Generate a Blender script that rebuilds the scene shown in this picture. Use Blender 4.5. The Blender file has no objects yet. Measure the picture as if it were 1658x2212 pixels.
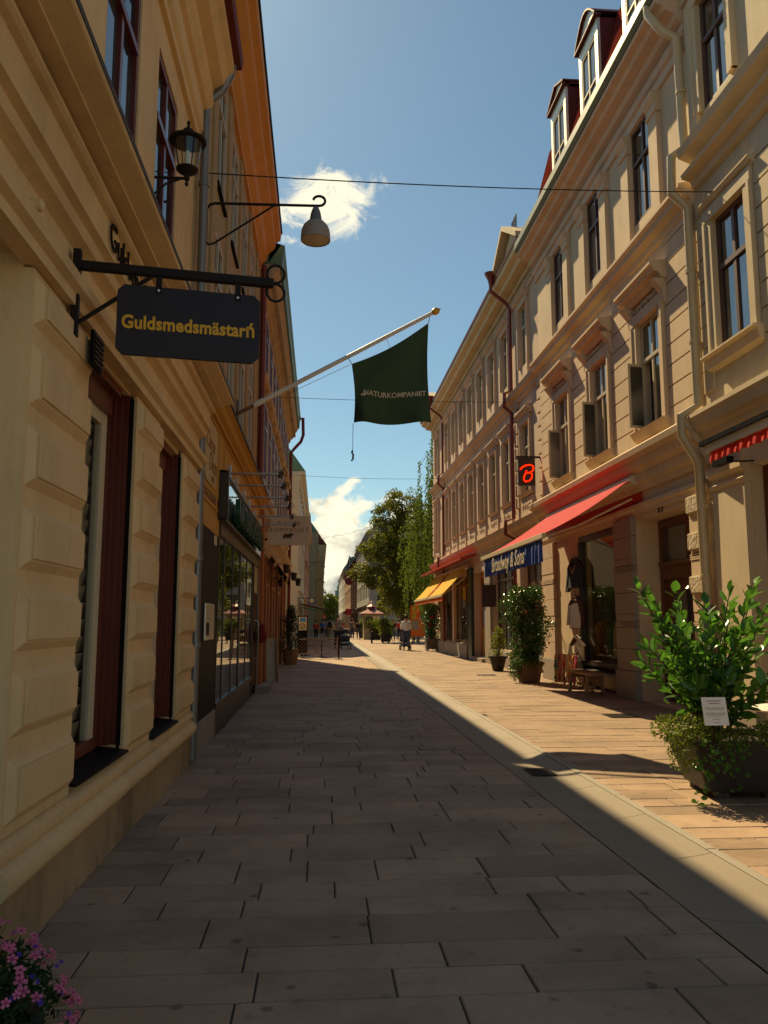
import bpy, bmesh, math, random
from mathutils import Vector, Matrix, Quaternion, noise
R = math.radians
random.seed(7)
sc = bpy.context.scene
col = sc.collection
# ------------------------------------------------------------------ camera, sky, sun, exposure
cam = bpy.data.objects.new('camera', bpy.data.cameras.new('camera'))
col.objects.link(cam); sc.camera = cam
cam.location = (0, 0, 1.5)
cam.rotation_euler = (R(90 + 7.669), 0, R(-4.475))
cam.data.sensor_fit = 'HORIZONTAL'; cam.data.sensor_width = 36; cam.data.lens = 36 * 1760 / 1658
cam.data.clip_start = .05; cam.data.clip_end = 3000

SUN_AZ, SUN_EL = R(19), R(46)       # azimuth to the left of the street direction
sdir = Vector((-math.sin(SUN_AZ) * math.cos(SUN_EL), math.cos(SUN_AZ) * math.cos(SUN_EL), math.sin(SUN_EL)))
ld = bpy.data.lights.new('sun', 'SUN'); ld.energy = 5.; ld.angle = R(.53); ld.color = (1, .82, .58)
sun = bpy.data.objects.new('sun', ld); col.objects.link(sun)
sun.rotation_euler = sdir.to_track_quat('Z', 'Y').to_euler(); sun.location = sdir * 60

W = bpy.data.worlds.new('World'); sc.world = W; W.use_nodes = True
nt = W.node_tree; N = nt.nodes; LK = nt.links
bg = N['Background']; bg.inputs['Strength'].default_value = .085
sky = N.new('ShaderNodeTexSky'); sky.sky_type = 'NISHITA'; sky.sun_disc = False
sky.sun_elevation = SUN_EL; sky.sun_rotation = -SUN_AZ; sky.air_density = 1.0; sky.dust_density = .3; sky.ozone_density = 1.2


def nd(t, **kw):
    n = N.new(t)
    for k, v in kw.items(): setattr(n, k, v)
    return n


def mth(op, a, b=None, c=None):
    n = nd('ShaderNodeMath', operation=op)
    for i, x in enumerate((a, b, c)):
        if x is None: continue
        if isinstance(x, (int, float)): n.inputs[i].default_value = x
        else: LK.new(x, n.inputs[i])
    return n.outputs[0]


def sstep(x, lo, hi):
    n = nd('ShaderNodeMapRange', interpolation_type='SMOOTHSTEP')
    LK.new(x, n.inputs[0]); n.inputs[1].default_value = lo; n.inputs[2].default_value = hi
    return n.outputs[0]


tc = nd('ShaderNodeTexCoord'); dirv = tc.outputs['Generated']


def wnoise(scale, detail, rough, loc=(0, 0, 0), st=(1, 1, 1), dist=.3):
    mp = nd('ShaderNodeMapping'); LK.new(dirv, mp.inputs[0]); mp.inputs['Location'].default_value = loc; mp.inputs['Scale'].default_value = st
    n = nd('ShaderNodeTexNoise'); LK.new(mp.outputs[0], n.inputs['Vector'])
    n.inputs['Scale'].default_value = scale; n.inputs['Detail'].default_value = detail; n.inputs['Roughness'].default_value = rough; n.inputs['Distortion'].default_value = dist
    return n.outputs[0]


sx = nd('ShaderNodeSeparateXYZ'); LK.new(dirv, sx.inputs[0]); dz = sx.outputs[2]
# cumulus bank lying along the whole horizon
nb = wnoise(17, 9, .56, (3.4, 1.2, .4), (1, 1, 1.35), .2)
edge = mth('MULTIPLY', mth('SUBTRACT', .158, dz), 5.0)
mb = sstep(mth('ADD', mth('SUBTRACT', nb, .5), edge), .02, .13)
# one torn fair-weather cloud higher up
cdir = Vector((-.003, .8802, .4746)).normalized()
dst = nd('ShaderNodeVectorMath', operation='SUBTRACT'); LK.new(dirv, dst.inputs[0]); dst.inputs[1].default_value = cdir
mp = nd('ShaderNodeMapping'); LK.new(dst.outputs[0], mp.inputs[0]); mp.inputs['Scale'].default_value = (1, 1.2, 1.75)
ln = nd('ShaderNodeVectorMath', operation='LENGTH'); LK.new(mp.outputs[0], ln.inputs[0])
na = wnoise(22, 9, .66, (.3, 2.2, .9), (1, 1, 1.3), .6)
ma = sstep(mth('ADD', mth('MULTIPLY', mth('SUBTRACT', na, .5), 1.5), mth('MULTIPLY', mth('SUBTRACT', .066, ln.outputs['Value']), 9.)), .0, .34)
cover = mth('MAXIMUM', mb, mth('MULTIPLY', ma, .92))
shade = sstep(mth('ADD', wnoise(17, 8, .58, (3.4, 1.2, .43), (1, 1, 1.35), .2), mth('MULTIPLY', dz, .6)), .4, .64)
cr = nd('ShaderNodeValToRGB'); LK.new(shade, cr.inputs[0])
cr.color_ramp.elements[0].color = (3.4, 3.7, 4.2, 1); cr.color_ramp.elements[1].color = (9.5, 9.2, 8.8, 1)
tint = nd('ShaderNodeVectorMath', operation='MULTIPLY'); LK.new(sky.outputs[0], tint.inputs[0]); tint.inputs[1].default_value = (.66, .84, .95)
mx = nd('ShaderNodeMix', data_type='RGBA'); LK.new(cover, mx.inputs[0]); LK.new(tint.outputs[0], mx.inputs[6]); LK.new(cr.outputs[0], mx.inputs[7])
LK.new(mx.outputs[2], bg.inputs[0])

vs = sc.view_settings; vs.view_transform = 'Standard'; vs.look = 'None'; vs.gamma = 1; vs.exposure = .45; vs.use_curve_mapping = False
vs.use_white_balance = True; vs.white_balance_temperature = 8200; vs.white_balance_tint = 0
sc.render.engine = 'CYCLES'
cy_ = sc.cycles; cy_.max_bounces = 6; cy_.diffuse_bounces = 3; cy_.glossy_bounces = 3; cy_.transmission_bounces = 4; cy_.transparent_max_bounces = 6; cy_.caustics_reflective = False; cy_.caustics_refractive = False


# ------------------------------------------------------------------ helpers
def tag(o, label=None, cat=None, group=None, kind=None):
    if label: o['label'] = label
    if cat: o['category'] = cat
    if group: o['group'] = group
    if kind: o['kind'] = kind
    return o


def thing(name, loc, label, cat, group=None):
    o = bpy.data.objects.new(name, None); col.objects.link(o); o.location = loc; o.empty_display_size = .2
    return tag(o, label, cat, group)


def wloc(o):
    v = Vector((0, 0, 0))
    while o is not None:
        v += Vector(o.location); o = o.parent
    return v


def link(name, me, m, parent=None, kind=None):
    o = bpy.data.objects.new(name, me); col.objects.link(o)
    if m is not None and not me.materials: me.materials.append(m)
    if parent is not None:
        o.parent = parent; o.matrix_parent_inverse = Matrix.Translation(-wroot(parent))
    if kind: o['kind'] = kind
    return o


def wroot(p):
    # meshes are written in world coordinates; only the root empty is displaced
    return Vector(p.location) if p.parent is None else Vector((0, 0, 0))


class MB:
    def __init__(s, T=None): s.v = []; s.f = []; s.T = T

    def add(s, vs, fs):
        b = len(s.v); s.v += [s.T(*p) for p in vs] if s.T else [tuple(p) for p in vs]
        s.f += [tuple(i + b for i in f) for f in fs]; return s

    def box(s, x0, x1, y0, y1, z0, z1):
        return s.add([(x0, y0, z0), (x1, y0, z0), (x1, y1, z0), (x0, y1, z0), (x0, y0, z1), (x1, y0, z1), (x1, y1, z1), (x0, y1, z1)],
                     [(0, 3, 2, 1), (4, 5, 6, 7), (0, 1, 5, 4), (1, 2, 6, 5), (2, 3, 7, 6), (3, 0, 4, 7)])

    def prof(s, pts, u0, u1, d0=0, d1=0):      # (w, v) outline drawn out along u
        n = len(pts)
        return s.add([(u0 + d0 * w, w, v) for w, v in pts] + [(u1 + d1 * w, w, v) for w, v in pts],
                     [tuple(range(n)), tuple(range(2 * n - 1, n - 1, -1))] + [(i, (i + 1) % n, n + (i + 1) % n, n + i) for i in range(n)])

    def poly(s, pts, vec):                     # flat outline given a thickness vector
        n = len(pts); q = [tuple(Vector(p) + Vector(vec)) for p in pts]
        return s.add(list(pts) + q, [tuple(range(n)), tuple(range(2 * n - 1, n - 1, -1))] + [(i, (i + 1) % n, n + (i + 1) % n, n + i) for i in range(n)])

    def tube(s, pts, r, n=8, r2=None):
        pts = [Vector(p) for p in pts]; vs = []; fs = []; k = len(pts); nrm = None
        for i, p in enumerate(pts):
            t = (pts[min(i + 1, k - 1)] - pts[max(i - 1, 0)]).normalized()
            if nrm is None: nrm = t.orthogonal().normalized()
            nrm = (nrm - t * nrm.dot(t)); nrm = nrm.normalized() if nrm.length > 1e-6 else t.orthogonal().normalized()
            bn = t.cross(nrm); rr = r if r2 is None else r + (r2 - r) * i / (k - 1)
            if isinstance(r, (list, tuple)): rr = r[i]
            for j in range(n):
                a = 2 * math.pi * j / n
                vs.append(tuple(p + nrm * math.cos(a) * rr + bn * math.sin(a) * rr))
        for i in range(k - 1):
            for j in range(n): fs.append((i * n + j, i * n + (j + 1) % n, (i + 1) * n + (j + 1) % n, (i + 1) * n + j))
        fs.append(tuple(range(n - 1, -1, -1))); fs.append(tuple(range((k - 1) * n, k * n)))
        return s.add(vs, fs)

    def lathe(s, prof, c, n=20, sq=1, ax=None, cap=True):
        c = Vector(c); vs = []; fs = []
        q = Vector((0, 0, 1)).rotation_difference(Vector(ax)) if ax else None
        for r, z in prof:
            for j in range(n):
                a = 2 * math.pi * j / n; p = Vector((r * math.cos(a), r * math.sin(a) * sq, z))
                if q: p = q @ p
                vs.append(tuple(c + p))
        for i in range(len(prof) - 1):
            for j in range(n): fs.append((i * n + j, i * n + (j + 1) % n, (i + 1) * n + (j + 1) % n, (i + 1) * n + j))
        if cap: fs.append(tuple(range(n - 1, -1, -1))); k = (len(prof) - 1) * n; fs.append(tuple(range(k, k + n)))
        return s.add(vs, fs)

    def mesh(s, name, smooth=False):
        me = bpy.data.meshes.new(name); me.from_pydata(s.v, [], s.f)
        bm = bmesh.new(); bm.from_mesh(me); bmesh.ops.recalc_face_normals(bm, faces=bm.faces); bm.to_mesh(me); bm.free()
        if smooth:
            me.shade_smooth()
            try: me.set_sharp_from_angle(angle=R(40))
            except Exception: pass
        me.update(); return me

    def build(s, name, m, parent=None, smooth=False, kind=None, bevel=0):
        o = link(name, s.mesh(name, smooth), m, parent, kind)
        if bevel:
            b = o.modifiers.new('bevel', 'BEVEL'); b.width = bevel; b.segments = 2; b.limit_method = 'ANGLE'; b.angle_limit = R(35)
        return o


def LF(X): return lambda u, w, v: (X + w, u, v)
def RF(X): return lambda u, w, v: (X - w, u, v)


# ------------------------------------------------------------------ materials
def newmat(name):
    m = bpy.data.materials.new(name); m.use_nodes = True; return m, m.node_tree, m.node_tree.nodes['Principled BSDF']


def mat(name, c, rough=.8, var=.12, scale=2.5, bump=0., bs=60, metal=0., spec=.4, rnd=0., streak=0., grain=0., coat=0., trans=0., speck=None, stain=0.):
    m, t, p = newmat(name); n = t.nodes; l = t.links
    geo = n.new('ShaderNodeNewGeometry'); pos = geo.outputs['Position']

    def nz(sc_, det=4, st=None, ro=.55):
        v = pos
        if st:
            mp = n.new('ShaderNodeMapping'); l.new(pos, mp.inputs[0]); mp.inputs['Scale'].default_value = st; v = mp.outputs[0]
        x = n.new('ShaderNodeTexNoise'); l.new(v, x.inputs['Vector']); x.inputs['Scale'].default_value = sc_; x.inputs['Detail'].default_value = det; x.inputs['Roughness'].default_value = ro
        return x.outputs[0]

    def m2(op, a, b):
        x = n.new('ShaderNodeMath'); x.operation = op
        for i, q in enumerate((a, b)):
            if isinstance(q, (int, float)): x.inputs[i].default_value = q
            else: l.new(q, x.inputs[i])
        return x.outputs[0]
    f = m2('MULTIPLY_ADD', nz(scale, 5, None, .62), 2 * var); f.node.inputs[2].default_value = 1 - var
    if grain: g = m2('MULTIPLY_ADD', nz(110, 2), 2 * grain); g.node.inputs[2].default_value = 1 - grain; f = m2('MULTIPLY', f, g)
    if streak: g = m2('MULTIPLY_ADD', nz(5, 3, (1, 1, .12)), 2 * streak); g.node.inputs[2].default_value = 1 - streak; f = m2('MULTIPLY', f, g)
    if stain:
        mr0 = n.new('ShaderNodeMapRange'); l.new(nz(.9, 9, (1, 1, .55), .68), mr0.inputs[0]); mr0.inputs[1].default_value = .46; mr0.inputs[2].default_value = .6; mr0.inputs[3].default_value = 1; mr0.inputs[4].default_value = 1 - stain
        mr1 = n.new('ShaderNodeMapRange'); l.new(nz(9, 6, (1, 1, .3), .7), mr1.inputs[0]); mr1.inputs[1].default_value = .58; mr1.inputs[2].default_value = .72; mr1.inputs[3].default_value = 1; mr1.inputs[4].default_value = 1 - stain * 1.3
        f = m2('MULTIPLY', f, m2('MULTIPLY', mr0.outputs[0], mr1.outputs[0]))
    if rnd:
        oi = n.new('ShaderNodeObjectInfo'); g = m2('MULTIPLY_ADD', oi.outputs['Random'], 2 * rnd); g.node.inputs[2].default_value = 1 - rnd; f = m2('MULTIPLY', f, g)
    mixc = n.new('ShaderNodeVectorMath'); mixc.operation = 'SCALE'; mixc.inputs[0].default_value = c[:3]; l.new(f, mixc.inputs['Scale'])
    out = mixc.outputs[0]
    if speck:      # small dark gum spots and stains of their own shape
        vo = n.new('ShaderNodeTexVoronoi'); l.new(pos, vo.inputs['Vector']); vo.inputs['Scale'].default_value = speck[0]
        mr = n.new('ShaderNodeMapRange'); l.new(vo.outputs['Distance'], mr.inputs[0]); mr.inputs[1].default_value = speck[1] * .6; mr.inputs[2].default_value = speck[1]; mr.inputs[3].default_value = speck[2]; mr.inputs[4].default_value = 1
        s2 = n.new('ShaderNodeVectorMath'); s2.operation = 'SCALE'; l.new(out, s2.inputs[0]); l.new(mr.outputs[0], s2.inputs['Scale']); out = s2.outputs[0]
    l.new(out, p.inputs['Base Color'])
    rr = m2('MULTIPLY_ADD', nz(scale * 3, 3), .16); rr.node.inputs[2].default_value = max(rough - .08, .02); l.new(rr, p.inputs['Roughness'])
    p.inputs['Metallic'].default_value = metal; p.inputs['Specular IOR Level'].default_value = spec; p.inputs['Coat Weight'].default_value = coat
    if bump:
        b = n.new('ShaderNodeBump'); b.inputs['Strength'].default_value = 1; b.inputs['Distance'].default_value = bump
        l.new(m2('ADD', nz(bs, 4), m2('MULTIPLY', nz(bs * .13, 3), 1.5)), b.inputs['Height']); l.new(b.outputs[0], p.inputs['Normal'])
    if trans:
        tr = n.new('ShaderNodeBsdfTranslucent'); l.new(out, tr.inputs[0]); ms = n.new('ShaderNodeMixShader'); ms.inputs[0].default_value = trans
        l.new(p.outputs[0], ms.inputs[1]); l.new(tr.outputs[0], ms.inputs[2]); l.new(ms.outputs[0], n['Material Output'].inputs[0])
    return m


def glass_mat(name, tint=(.05, .055, .056), rough=.02, wav=.003, ws=1.3, ior=3.6):
    m, t, p = newmat(name); n = t.nodes; l = t.links; n.remove(p)
    d = n.new('ShaderNodeBsdfDiffuse'); g = n.new('ShaderNodeBsdfGlossy'); g.inputs['Roughness'].default_value = rough
    geo = n.new('ShaderNodeNewGeometry'); x = n.new('ShaderNodeTexNoise'); l.new(geo.outputs['Position'], x.inputs['Vector']); x.inputs['Scale'].default_value = ws; x.inputs['Detail'].default_value = 1
    y = n.new('ShaderNodeTexNoise'); l.new(geo.outputs['Position'], y.inputs['Vector']); y.inputs['Scale'].default_value = .9; y.inputs['Detail'].default_value = 1
    cr_ = n.new('ShaderNodeValToRGB'); l.new(y.outputs[0], cr_.inputs[0]); cr_.color_ramp.elements[0].position = .42; cr_.color_ramp.elements[0].color = (*[c * .4 for c in tint], 1); cr_.color_ramp.elements[1].position = .6; cr_.color_ramp.elements[1].color = (*[c * 1.8 for c in tint], 1)
    l.new(cr_.outputs[0], d.inputs[0])
    b = n.new('ShaderNodeBump'); b.inputs['Distance'].default_value = wav; l.new(x.outputs[0], b.inputs['Height']); l.new(b.outputs[0], g.inputs['Normal'])
    fr = n.new('ShaderNodeFresnel'); fr.inputs[0].default_value = ior; ms = n.new('ShaderNodeMixShader')
    l.new(fr.outputs[0], ms.inputs[0]); l.new(d.outputs[0], ms.inputs[1]); l.new(g.outputs[0], ms.inputs[2]); l.new(ms.outputs[0], n['Material Output'].inputs[0])
    return m


def clear_mat(name, tint=(.9, .92, .9), wav=.0012, f0=.07, f1=.8):
    m, t, p = newmat(name); n = t.nodes; l = t.links; n.remove(p)
    tr = n.new('ShaderNodeBsdfTransparent'); tr.inputs[0].default_value = (*tint, 1); g = n.new('ShaderNodeBsdfGlossy'); g.inputs['Roughness'].default_value = .015
    lw = n.new('ShaderNodeLayerWeight'); lw.inputs[0].default_value = .5; pw = n.new('ShaderNodeMath'); pw.operation = 'POWER'; l.new(lw.outputs['Facing'], pw.inputs[0]); pw.inputs[1].default_value = 4.5
    fr = n.new('ShaderNodeMath'); fr.operation = 'MULTIPLY_ADD'; l.new(pw.outputs[0], fr.inputs[0]); fr.inputs[1].default_value = f1; fr.inputs[2].default_value = f0; ms = n.new('ShaderNodeMixShader')
    geo = n.new('ShaderNodeNewGeometry'); x = n.new('ShaderNodeTexNoise'); l.new(geo.outputs['Position'], x.inputs['Vector']); x.inputs['Scale'].default_value = 1.3; x.inputs['Detail'].default_value = 1
    b = n.new('ShaderNodeBump'); b.inputs['Distance'].default_value = wav; l.new(x.outputs[0], b.inputs['Height']); l.new(b.outputs[0], g.inputs['Normal'])
    l.new(fr.outputs[0], ms.inputs[0]); l.new(tr.outputs[0], ms.inputs[1]); l.new(g.outputs[0], ms.inputs[2]); l.new(ms.outputs[0], n['Material Output'].inputs[0])
    return m


def glow_mat(name, c, s):
    m, t, p = newmat(name); p.inputs['Base Color'].default_value = (*c, 1); p.inputs['Emission Color'].default_value = (*c, 1); p.inputs['Emission Strength'].default_value = s
    return m


K = dict(
    slab=mat('granite_slab', (.375, .248, .163), .72, .26, 1.3, .0018, 160, rnd=.19, grain=.3, spec=.35, speck=(3.6, .12, .5), stain=.26),
    joint=mat('joint_sand', (.07, .058, .045), .95, .3, 9),
    gutter=mat('gutter_stone', (.25, .2, .145), .66, .2, 1.4, .001, 150, grain=.12, rnd=.06, speck=(4, .08, .75)),
    kerb=mat('kerb_stone', (.3, .26, .21), .7, .15, 3),
    cream=mat('cream_plaster', (.76, .52, .27), .86, .1, 1.6, .002, 70, streak=.09, stain=.12, grain=.06),
    creamd=mat('cream_plinth', (.4, .27, .15), .9, .3, 2.6, .004, 40, streak=.2, stain=.45, grain=.15),
    beige=mat('beige_plaster', (.62, .46, .305), .86, .09, 1.2, .001, 60, streak=.1, stain=.1),
    rose=mat('rose_beige_plaster', (.58, .41, .295), .86, .1, 1.2, .001, 60, streak=.1, stain=.12),
    greycream=mat('grey_cream_plaster', (.59, .47, .31), .86, .08, 1.2, .001, 60, streak=.1, stain=.1),
    ochre=mat('ochre_plaster', (.55, .29, .07), .85, .12, 2, .001, 60, streak=.08),
    orange=mat('orange_cornice', (.6, .27, .07), .7, .15, 2, .001, 60, streak=.1),
    brick=mat('yellow_brick', (.42, .285, .14), .88, .4, 7, .012, 20, streak=.06, grain=.2),
    tan=mat('tan_stone', (.48, .35, .21), .86, .12, 2, .001, 50, streak=.1, stain=.15),
    granite=mat('grey_granite', (.3, .25, .205), .75, .15, 3, .001, 90, grain=.15),
    redwood=mat('red_varnished_wood', (.13, .022, .012), .34, .3, 3, .0008, 30, streak=.15, spec=.5),
    brownwood=mat('brown_door_wood', (.12, .045, .022), .45, .25, 3, .001, 30, streak=.2),
    winbrown=mat('window_brown_paint', (.1, .05, .035), .5, .15, 5),
    wincream=mat('window_cream_paint', (.5, .42, .3), .5, .1, 5),
    black=mat('black_paint', (.012, .01, .01), .5, .2, 8, spec=.04),
    iron=mat('wrought_iron', (.016, .01, .008), .62, .3, 20, .0006, 80, spec=.2),
    zinc=mat('zinc_pipe', (.2, .2, .2), .42, .15, 4, metal=.6, streak=.12),
    creampipe=mat('cream_painted_pipe', (.5, .4, .24), .34, .1, 3, spec=.5, streak=.06),
    redpipe=mat('red_painted_pipe', (.16, .02, .014), .42, .15, 4, spec=.5),
    roofmatte=mat('matte_red_roof', (.12, .02, .015), .85, .15, 3, spec=0.),
    milky=glass_mat('casement_glass', (.17, .155, .12), .05, .002, 1.3, 1.5),
    redroof=mat('red_sheet_roof', (.13, .02, .015), .62, .15, 3, spec=.3),
    greenroof=mat('green_copper', (.1, .2, .12), .5, .25, 3, spec=.5, streak=.12),
    greengut=mat('olive_gutter', (.09, .1, .055), .5, .2, 4, spec=.5),
    metalhi=mat('pale_sheet_metal', (.8, .72, .58), .5, .06, 3, metal=1.),
    pale=mat('pale_trim', (.6, .5, .34), .55, .1, 3),
    ledge=mat('brown_ledge_sheet', (.055, .033, .022), .7, .4, 14, .002, 60),
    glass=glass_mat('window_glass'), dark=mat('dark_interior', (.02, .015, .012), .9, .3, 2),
    clear=clear_mat('shop_glass'), clear2=clear_mat('weak_reflection_glass', f0=.04, f1=.3), steel=mat('brushed_steel', (.5, .46, .4), .3, .08, 8, metal=.9),  # clear2 is the same glass with weaker reflection, so the blinds show
    bronze=mat('dark_bronze_frame', (.06, .045, .033), .4, .15, 6, metal=.5),
    interior=mat('shop_interior', (.42, .28, .15), .9, .3, 2),
    white=mat('white_paint', (.72, .68, .6), .45, .08, 4), signcream=mat('cream_sign', (.62, .52, .38), .6, .06, 3),
    gold=mat('gold_leaf', (.62, .34, .05), .35, .1, 20, metal=.4), orangeletter=mat('amber_letters', (.75, .36, .02), .5, .03, 4),
    redfab=mat('red_awning_cloth', (.62, .03, .045), .85, .06, 3, trans=.3), yelfab=mat('yellow_awning_cloth', (.8, .5, .05), .85, .06, 3, trans=.35),
    orafab=mat('orange_stripe_cloth', (.7, .13, .02), .85, .06, 3, trans=.35),
    bluefab=mat('blue_valance_cloth', (.06, .12, .42), .85, .1, 3, trans=.15), greenfab=mat('dark_green_flag_cloth', (.02, .04, .022), .8, .15, 3, trans=.14),
    wood=mat('weathered_wood', (.26, .15, .075), .7, .3, 5, .0015, 40, streak=.2, rnd=.1), terracotta=mat('terracotta', (.17, .09, .05), .8, .3, 5, .001, 40),
    darkpot=mat('dark_planter', (.03, .024, .02), .6, .35, 4, .001, 50, spec=.4), soil=mat('soil', (.03, .02, .013), .95, .3, 20, .01, 60),
    bark=mat('bark', (.07, .05, .035), .9, .3, 8, .006, 30),
    leaf=mat('glossy_leaf', (.085, .22, .028), .28, .35, 9, rnd=.45, trans=.48, spec=.6), leafd=mat('rose_leaf', (.05, .12, .022), .3, .5, 9, rnd=.2, trans=.36, spec=.7),
    leaft=mat('tree_leaf', (.15, .16, .02), .5, .5, 1.1, trans=.5, spec=.4), leafb=mat('birch_leaf', (.12, .17, .026), .5, .5, 1.1, trans=.5, spec=.4),
    leafy=mat('light_leaf', (.16, .2, .03), .5, .4, 8, trans=.48), leaff=mat('far_leaf', (.1, .14, .03), .7, .5, .3, trans=.4),
    pink=mat('pink_petal', (.85, .2, .36), .6, .12, 30, trans=.4, rnd=.12), violet=mat('violet_petal', (.09, .03, .38), .6, .2, 30, trans=.25),
    magenta=mat('flower_throat', (.35, .02, .1), .6), redflower=mat('red_petal', (.7, .05, .02), .6, .2, 20, trans=.35),
    skin=mat('skin', (.5, .28, .18), .6, .08, 8), hair=mat('dark_hair', (.03, .02, .013), .6), denim=mat('denim', (.05, .07, .13), .85), navy=mat('navy_cloth', (.02, .022, .04), .85),
    khaki=mat('khaki_cloth', (.35, .25, .13), .85), whitecl=mat('white_shirt', (.72, .68, .66), .85), redcl=mat('red_shirt', (.5, .03, .03), .85), bluecl=mat('blue_shirt', (.04, .1, .45), .85),
    greycl=mat('grey_shirt', (.16, .15, .14), .85), blackcl=mat('black_cloth', (.015, .015, .018), .85), rubber=mat('rubber', (.02, .02, .02), .7), purple=mat('plum_shirt', (.3, .12, .16), .85),
    neon=glow_mat('red_neon', (1, .012, .006), 3.2), neonw=glow_mat('blue_white_neon', (.55, .65, 1), 1.6), bulb=glow_mat('warm_bulb', (1, .75, .35), 8.),
)

# ------------------------------------------------------------------ ground
GX0, GX1 = 1.95, 2.58
gm = MB(); gm.v = [(-60, -8, -.09), (90, -8, -.09), (90, 900, -.09), (-60, 900, -.09)]; gm.f = [(0, 1, 2, 3)]
tag(gm.build('ground', K['joint']), kind='structure')


def slab_mesh(mb, x0, x1, y0, y1, z, h=.07, c=.006):
    mb.add([(x0, y0, z - h), (x1, y0, z - h), (x1, y1, z - h), (x0, y1, z - h), (x0, y0, z - c), (x1, y0, z - c), (x1, y1, z - c), (x0, y1, z - c),
            (x0 + c, y0 + c, z), (x1 - c, y0 + c, z), (x1 - c, y1 - c, z), (x0 + c, y1 - c, z)],
           [(0, 1, 5, 4), (1, 2, 6, 5), (2, 3, 7, 6), (3, 0, 4, 7), (4, 5, 9, 8), (5, 6, 10, 9), (6, 7, 11, 10), (7, 4, 8, 11), (8, 9, 10, 11)])


def paving(xa, xb, ya, yb, rows, name, objs, xfix=None):
    base = MB(); base.box(xa, xb, ya, yb, -.088, -.009); g = tag(base.build(name, K['joint']), kind='structure')
    y = ya; k = 0; rest = MB(); n = 0; rnd = random.Random(len(name) * 7 + 3)
    while y < yb - .2:
        d = rows[k % len(rows)] if k < 40 else rnd.choice(rows); k += 1
        x = xa + rnd.choice((-.35, -.2, -.05, -.5)); e = .0045
        while x < xb - .02:
            L = rnd.choice((.42, .58, .66, .72, .8, .9)); a, b2 = max(x, xa), min(x + L, xb)
            if xb - b2 < .14: b2 = xb; L = xb - x
            if b2 - a > .08:
                z = rnd.uniform(-.003, .003)
                if n < objs:
                    m1 = MB(); slab_mesh(m1, a + e, b2 - e, y + e, y + d - e, z, .06, .005); m1.build('slab', K['slab'], g); n += 1
                else: slab_mesh(rest, a + e, b2 - e, y + e, y + d - e, z, .06, .005)
            x += L
        y += d
    rest.build('slab_field', K['slab'], g, kind='stuff')
    return g


RW = [.285, .28, .377, .276, .294, .42]
pl = paving(-1.42, GX0 - .006, 1.73, 200, [.4, .28, .36, .3, .435] + RW + [.3, .36, .28, .4, .31, .29, .38], 'pavement_left', 175)
pr = paving(GX1 + .075, 6.32, 2.6, 45, RW, 'pavement_right', 130)
sq = paving(2.66, 24, 45.0, 200, [.6, .5, .7], 'square_paving', 0)
lb = MB(); lb.box(-14, -1.425, -3, 3.9, -.08, -.002).box(-40, -1.425, 35.2, 46, -.08, -.004); tag(lb.build('side_pavement', K['slab']), kind='structure')
# concave gutter of long stones, and the kerb strip
g0 = MB(); g0.box(GX0 - .004, GX1 + .07, -2, 200, -.088, -.05); gut = tag(g0.build('gutter', K['joint']), kind='structure')
rg = random.Random(5)


def gut_stone(mb, y0, y1):
    n = 6; pr_ = [(GX0 + (GX1 - GX0) * i / n, -.004 - .034 * math.sin(math.pi * i / n)) for i in range(n + 1)]
    vs = [(x, y0, z) for x, z in pr_] + [(x, y1, z) for x, z in pr_]
    mb.add(vs + [(GX0, y0, -.07), (GX1, y0, -.07), (GX0, y1, -.07), (GX1, y1, -.07)],
           [(i, i + 1, n + 2 + i, n + 1 + i) for i in range(n)] + [tuple(range(n + 1)) + (2 * n + 3, 2 * n + 2), tuple(range(2 * n + 1, n, -1)) + (2 * n + 4, 2 * n + 5)])


y = 1.0; k = 0; rest = MB(); kr = MB()
while y < 190:
    L = rg.uniform(.95, 1.15)
    t = MB() if k < 45 else rest
    gut_stone(t, y + .004, y + L - .004)
    if k < 45: t.build('gutter_stone', K['gutter'], gut, smooth=True)
    y += L; k += 1
rest.build('gutter_run', K['gutter'], gut, kind='stuff')
y = .6; k = 0; rest = MB()
while y < 190:
    L = rg.uniform(1.2, 1.9); t = MB() if k < 26 else rest
    slab_mesh(t, GX1 + .004, GX1 + .07, y + .003, y + L - .003, rg.uniform(.001, .005), .06, .004)
    if k < 26: t.build('kerb_stone', K['kerb'], gut)
    y += L; k += 1
rest.build('kerb_run', K['kerb'], gut, kind='stuff')


def grate(name, x0, x1, y0, y1, label, bars=9, dz_=0.):
    o = thing(name, ((x0 + x1) / 2, (y0 + y1) / 2, 0), label, 'drain')
    m = MB(); e = .025; z0, z1 = -.01 + dz_, .01 + dz_
    m.box(x0, x1, y0, y0 + e, z0, z1).box(x0, x1, y1 - e, y1, z0, z1).box(x0, x0 + e, y0 + e, y1 - e, z0, z1).box(x1 - e, x1, y0 + e, y1 - e, z0, z1)
    for i in range(bars):
        x = x0 + e + (x1 - x0 - 2 * e) * (i + .5) / bars; m.box(x - .009, x + .009, y0 + e, y1 - e, z0, z1 - .003)
    m.build('frame', K['iron'], o); MB().box(x0 + e, x1 - e, y0 + e, y1 - e, .001 + dz_, .002 + dz_).build('pit_shade_sheet', K['black'], o)  # flat black sheet paints in the shade between the bars; no hollow below


grate('drain_grate', 4.45, 4.98, 23.0, 23.35, 'iron slotted drain grate in the sunlit paving before the flower pot')
grate('access_cover', 4.6, 5.05, 12.8, 13.3, 'dark iron cover in the paving before the brown door', 7)
grate('gutter_drain', 2.14, 2.4, 8.3, 8.7, 'small iron drain set in the gutter channel', 6, -.034)


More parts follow.
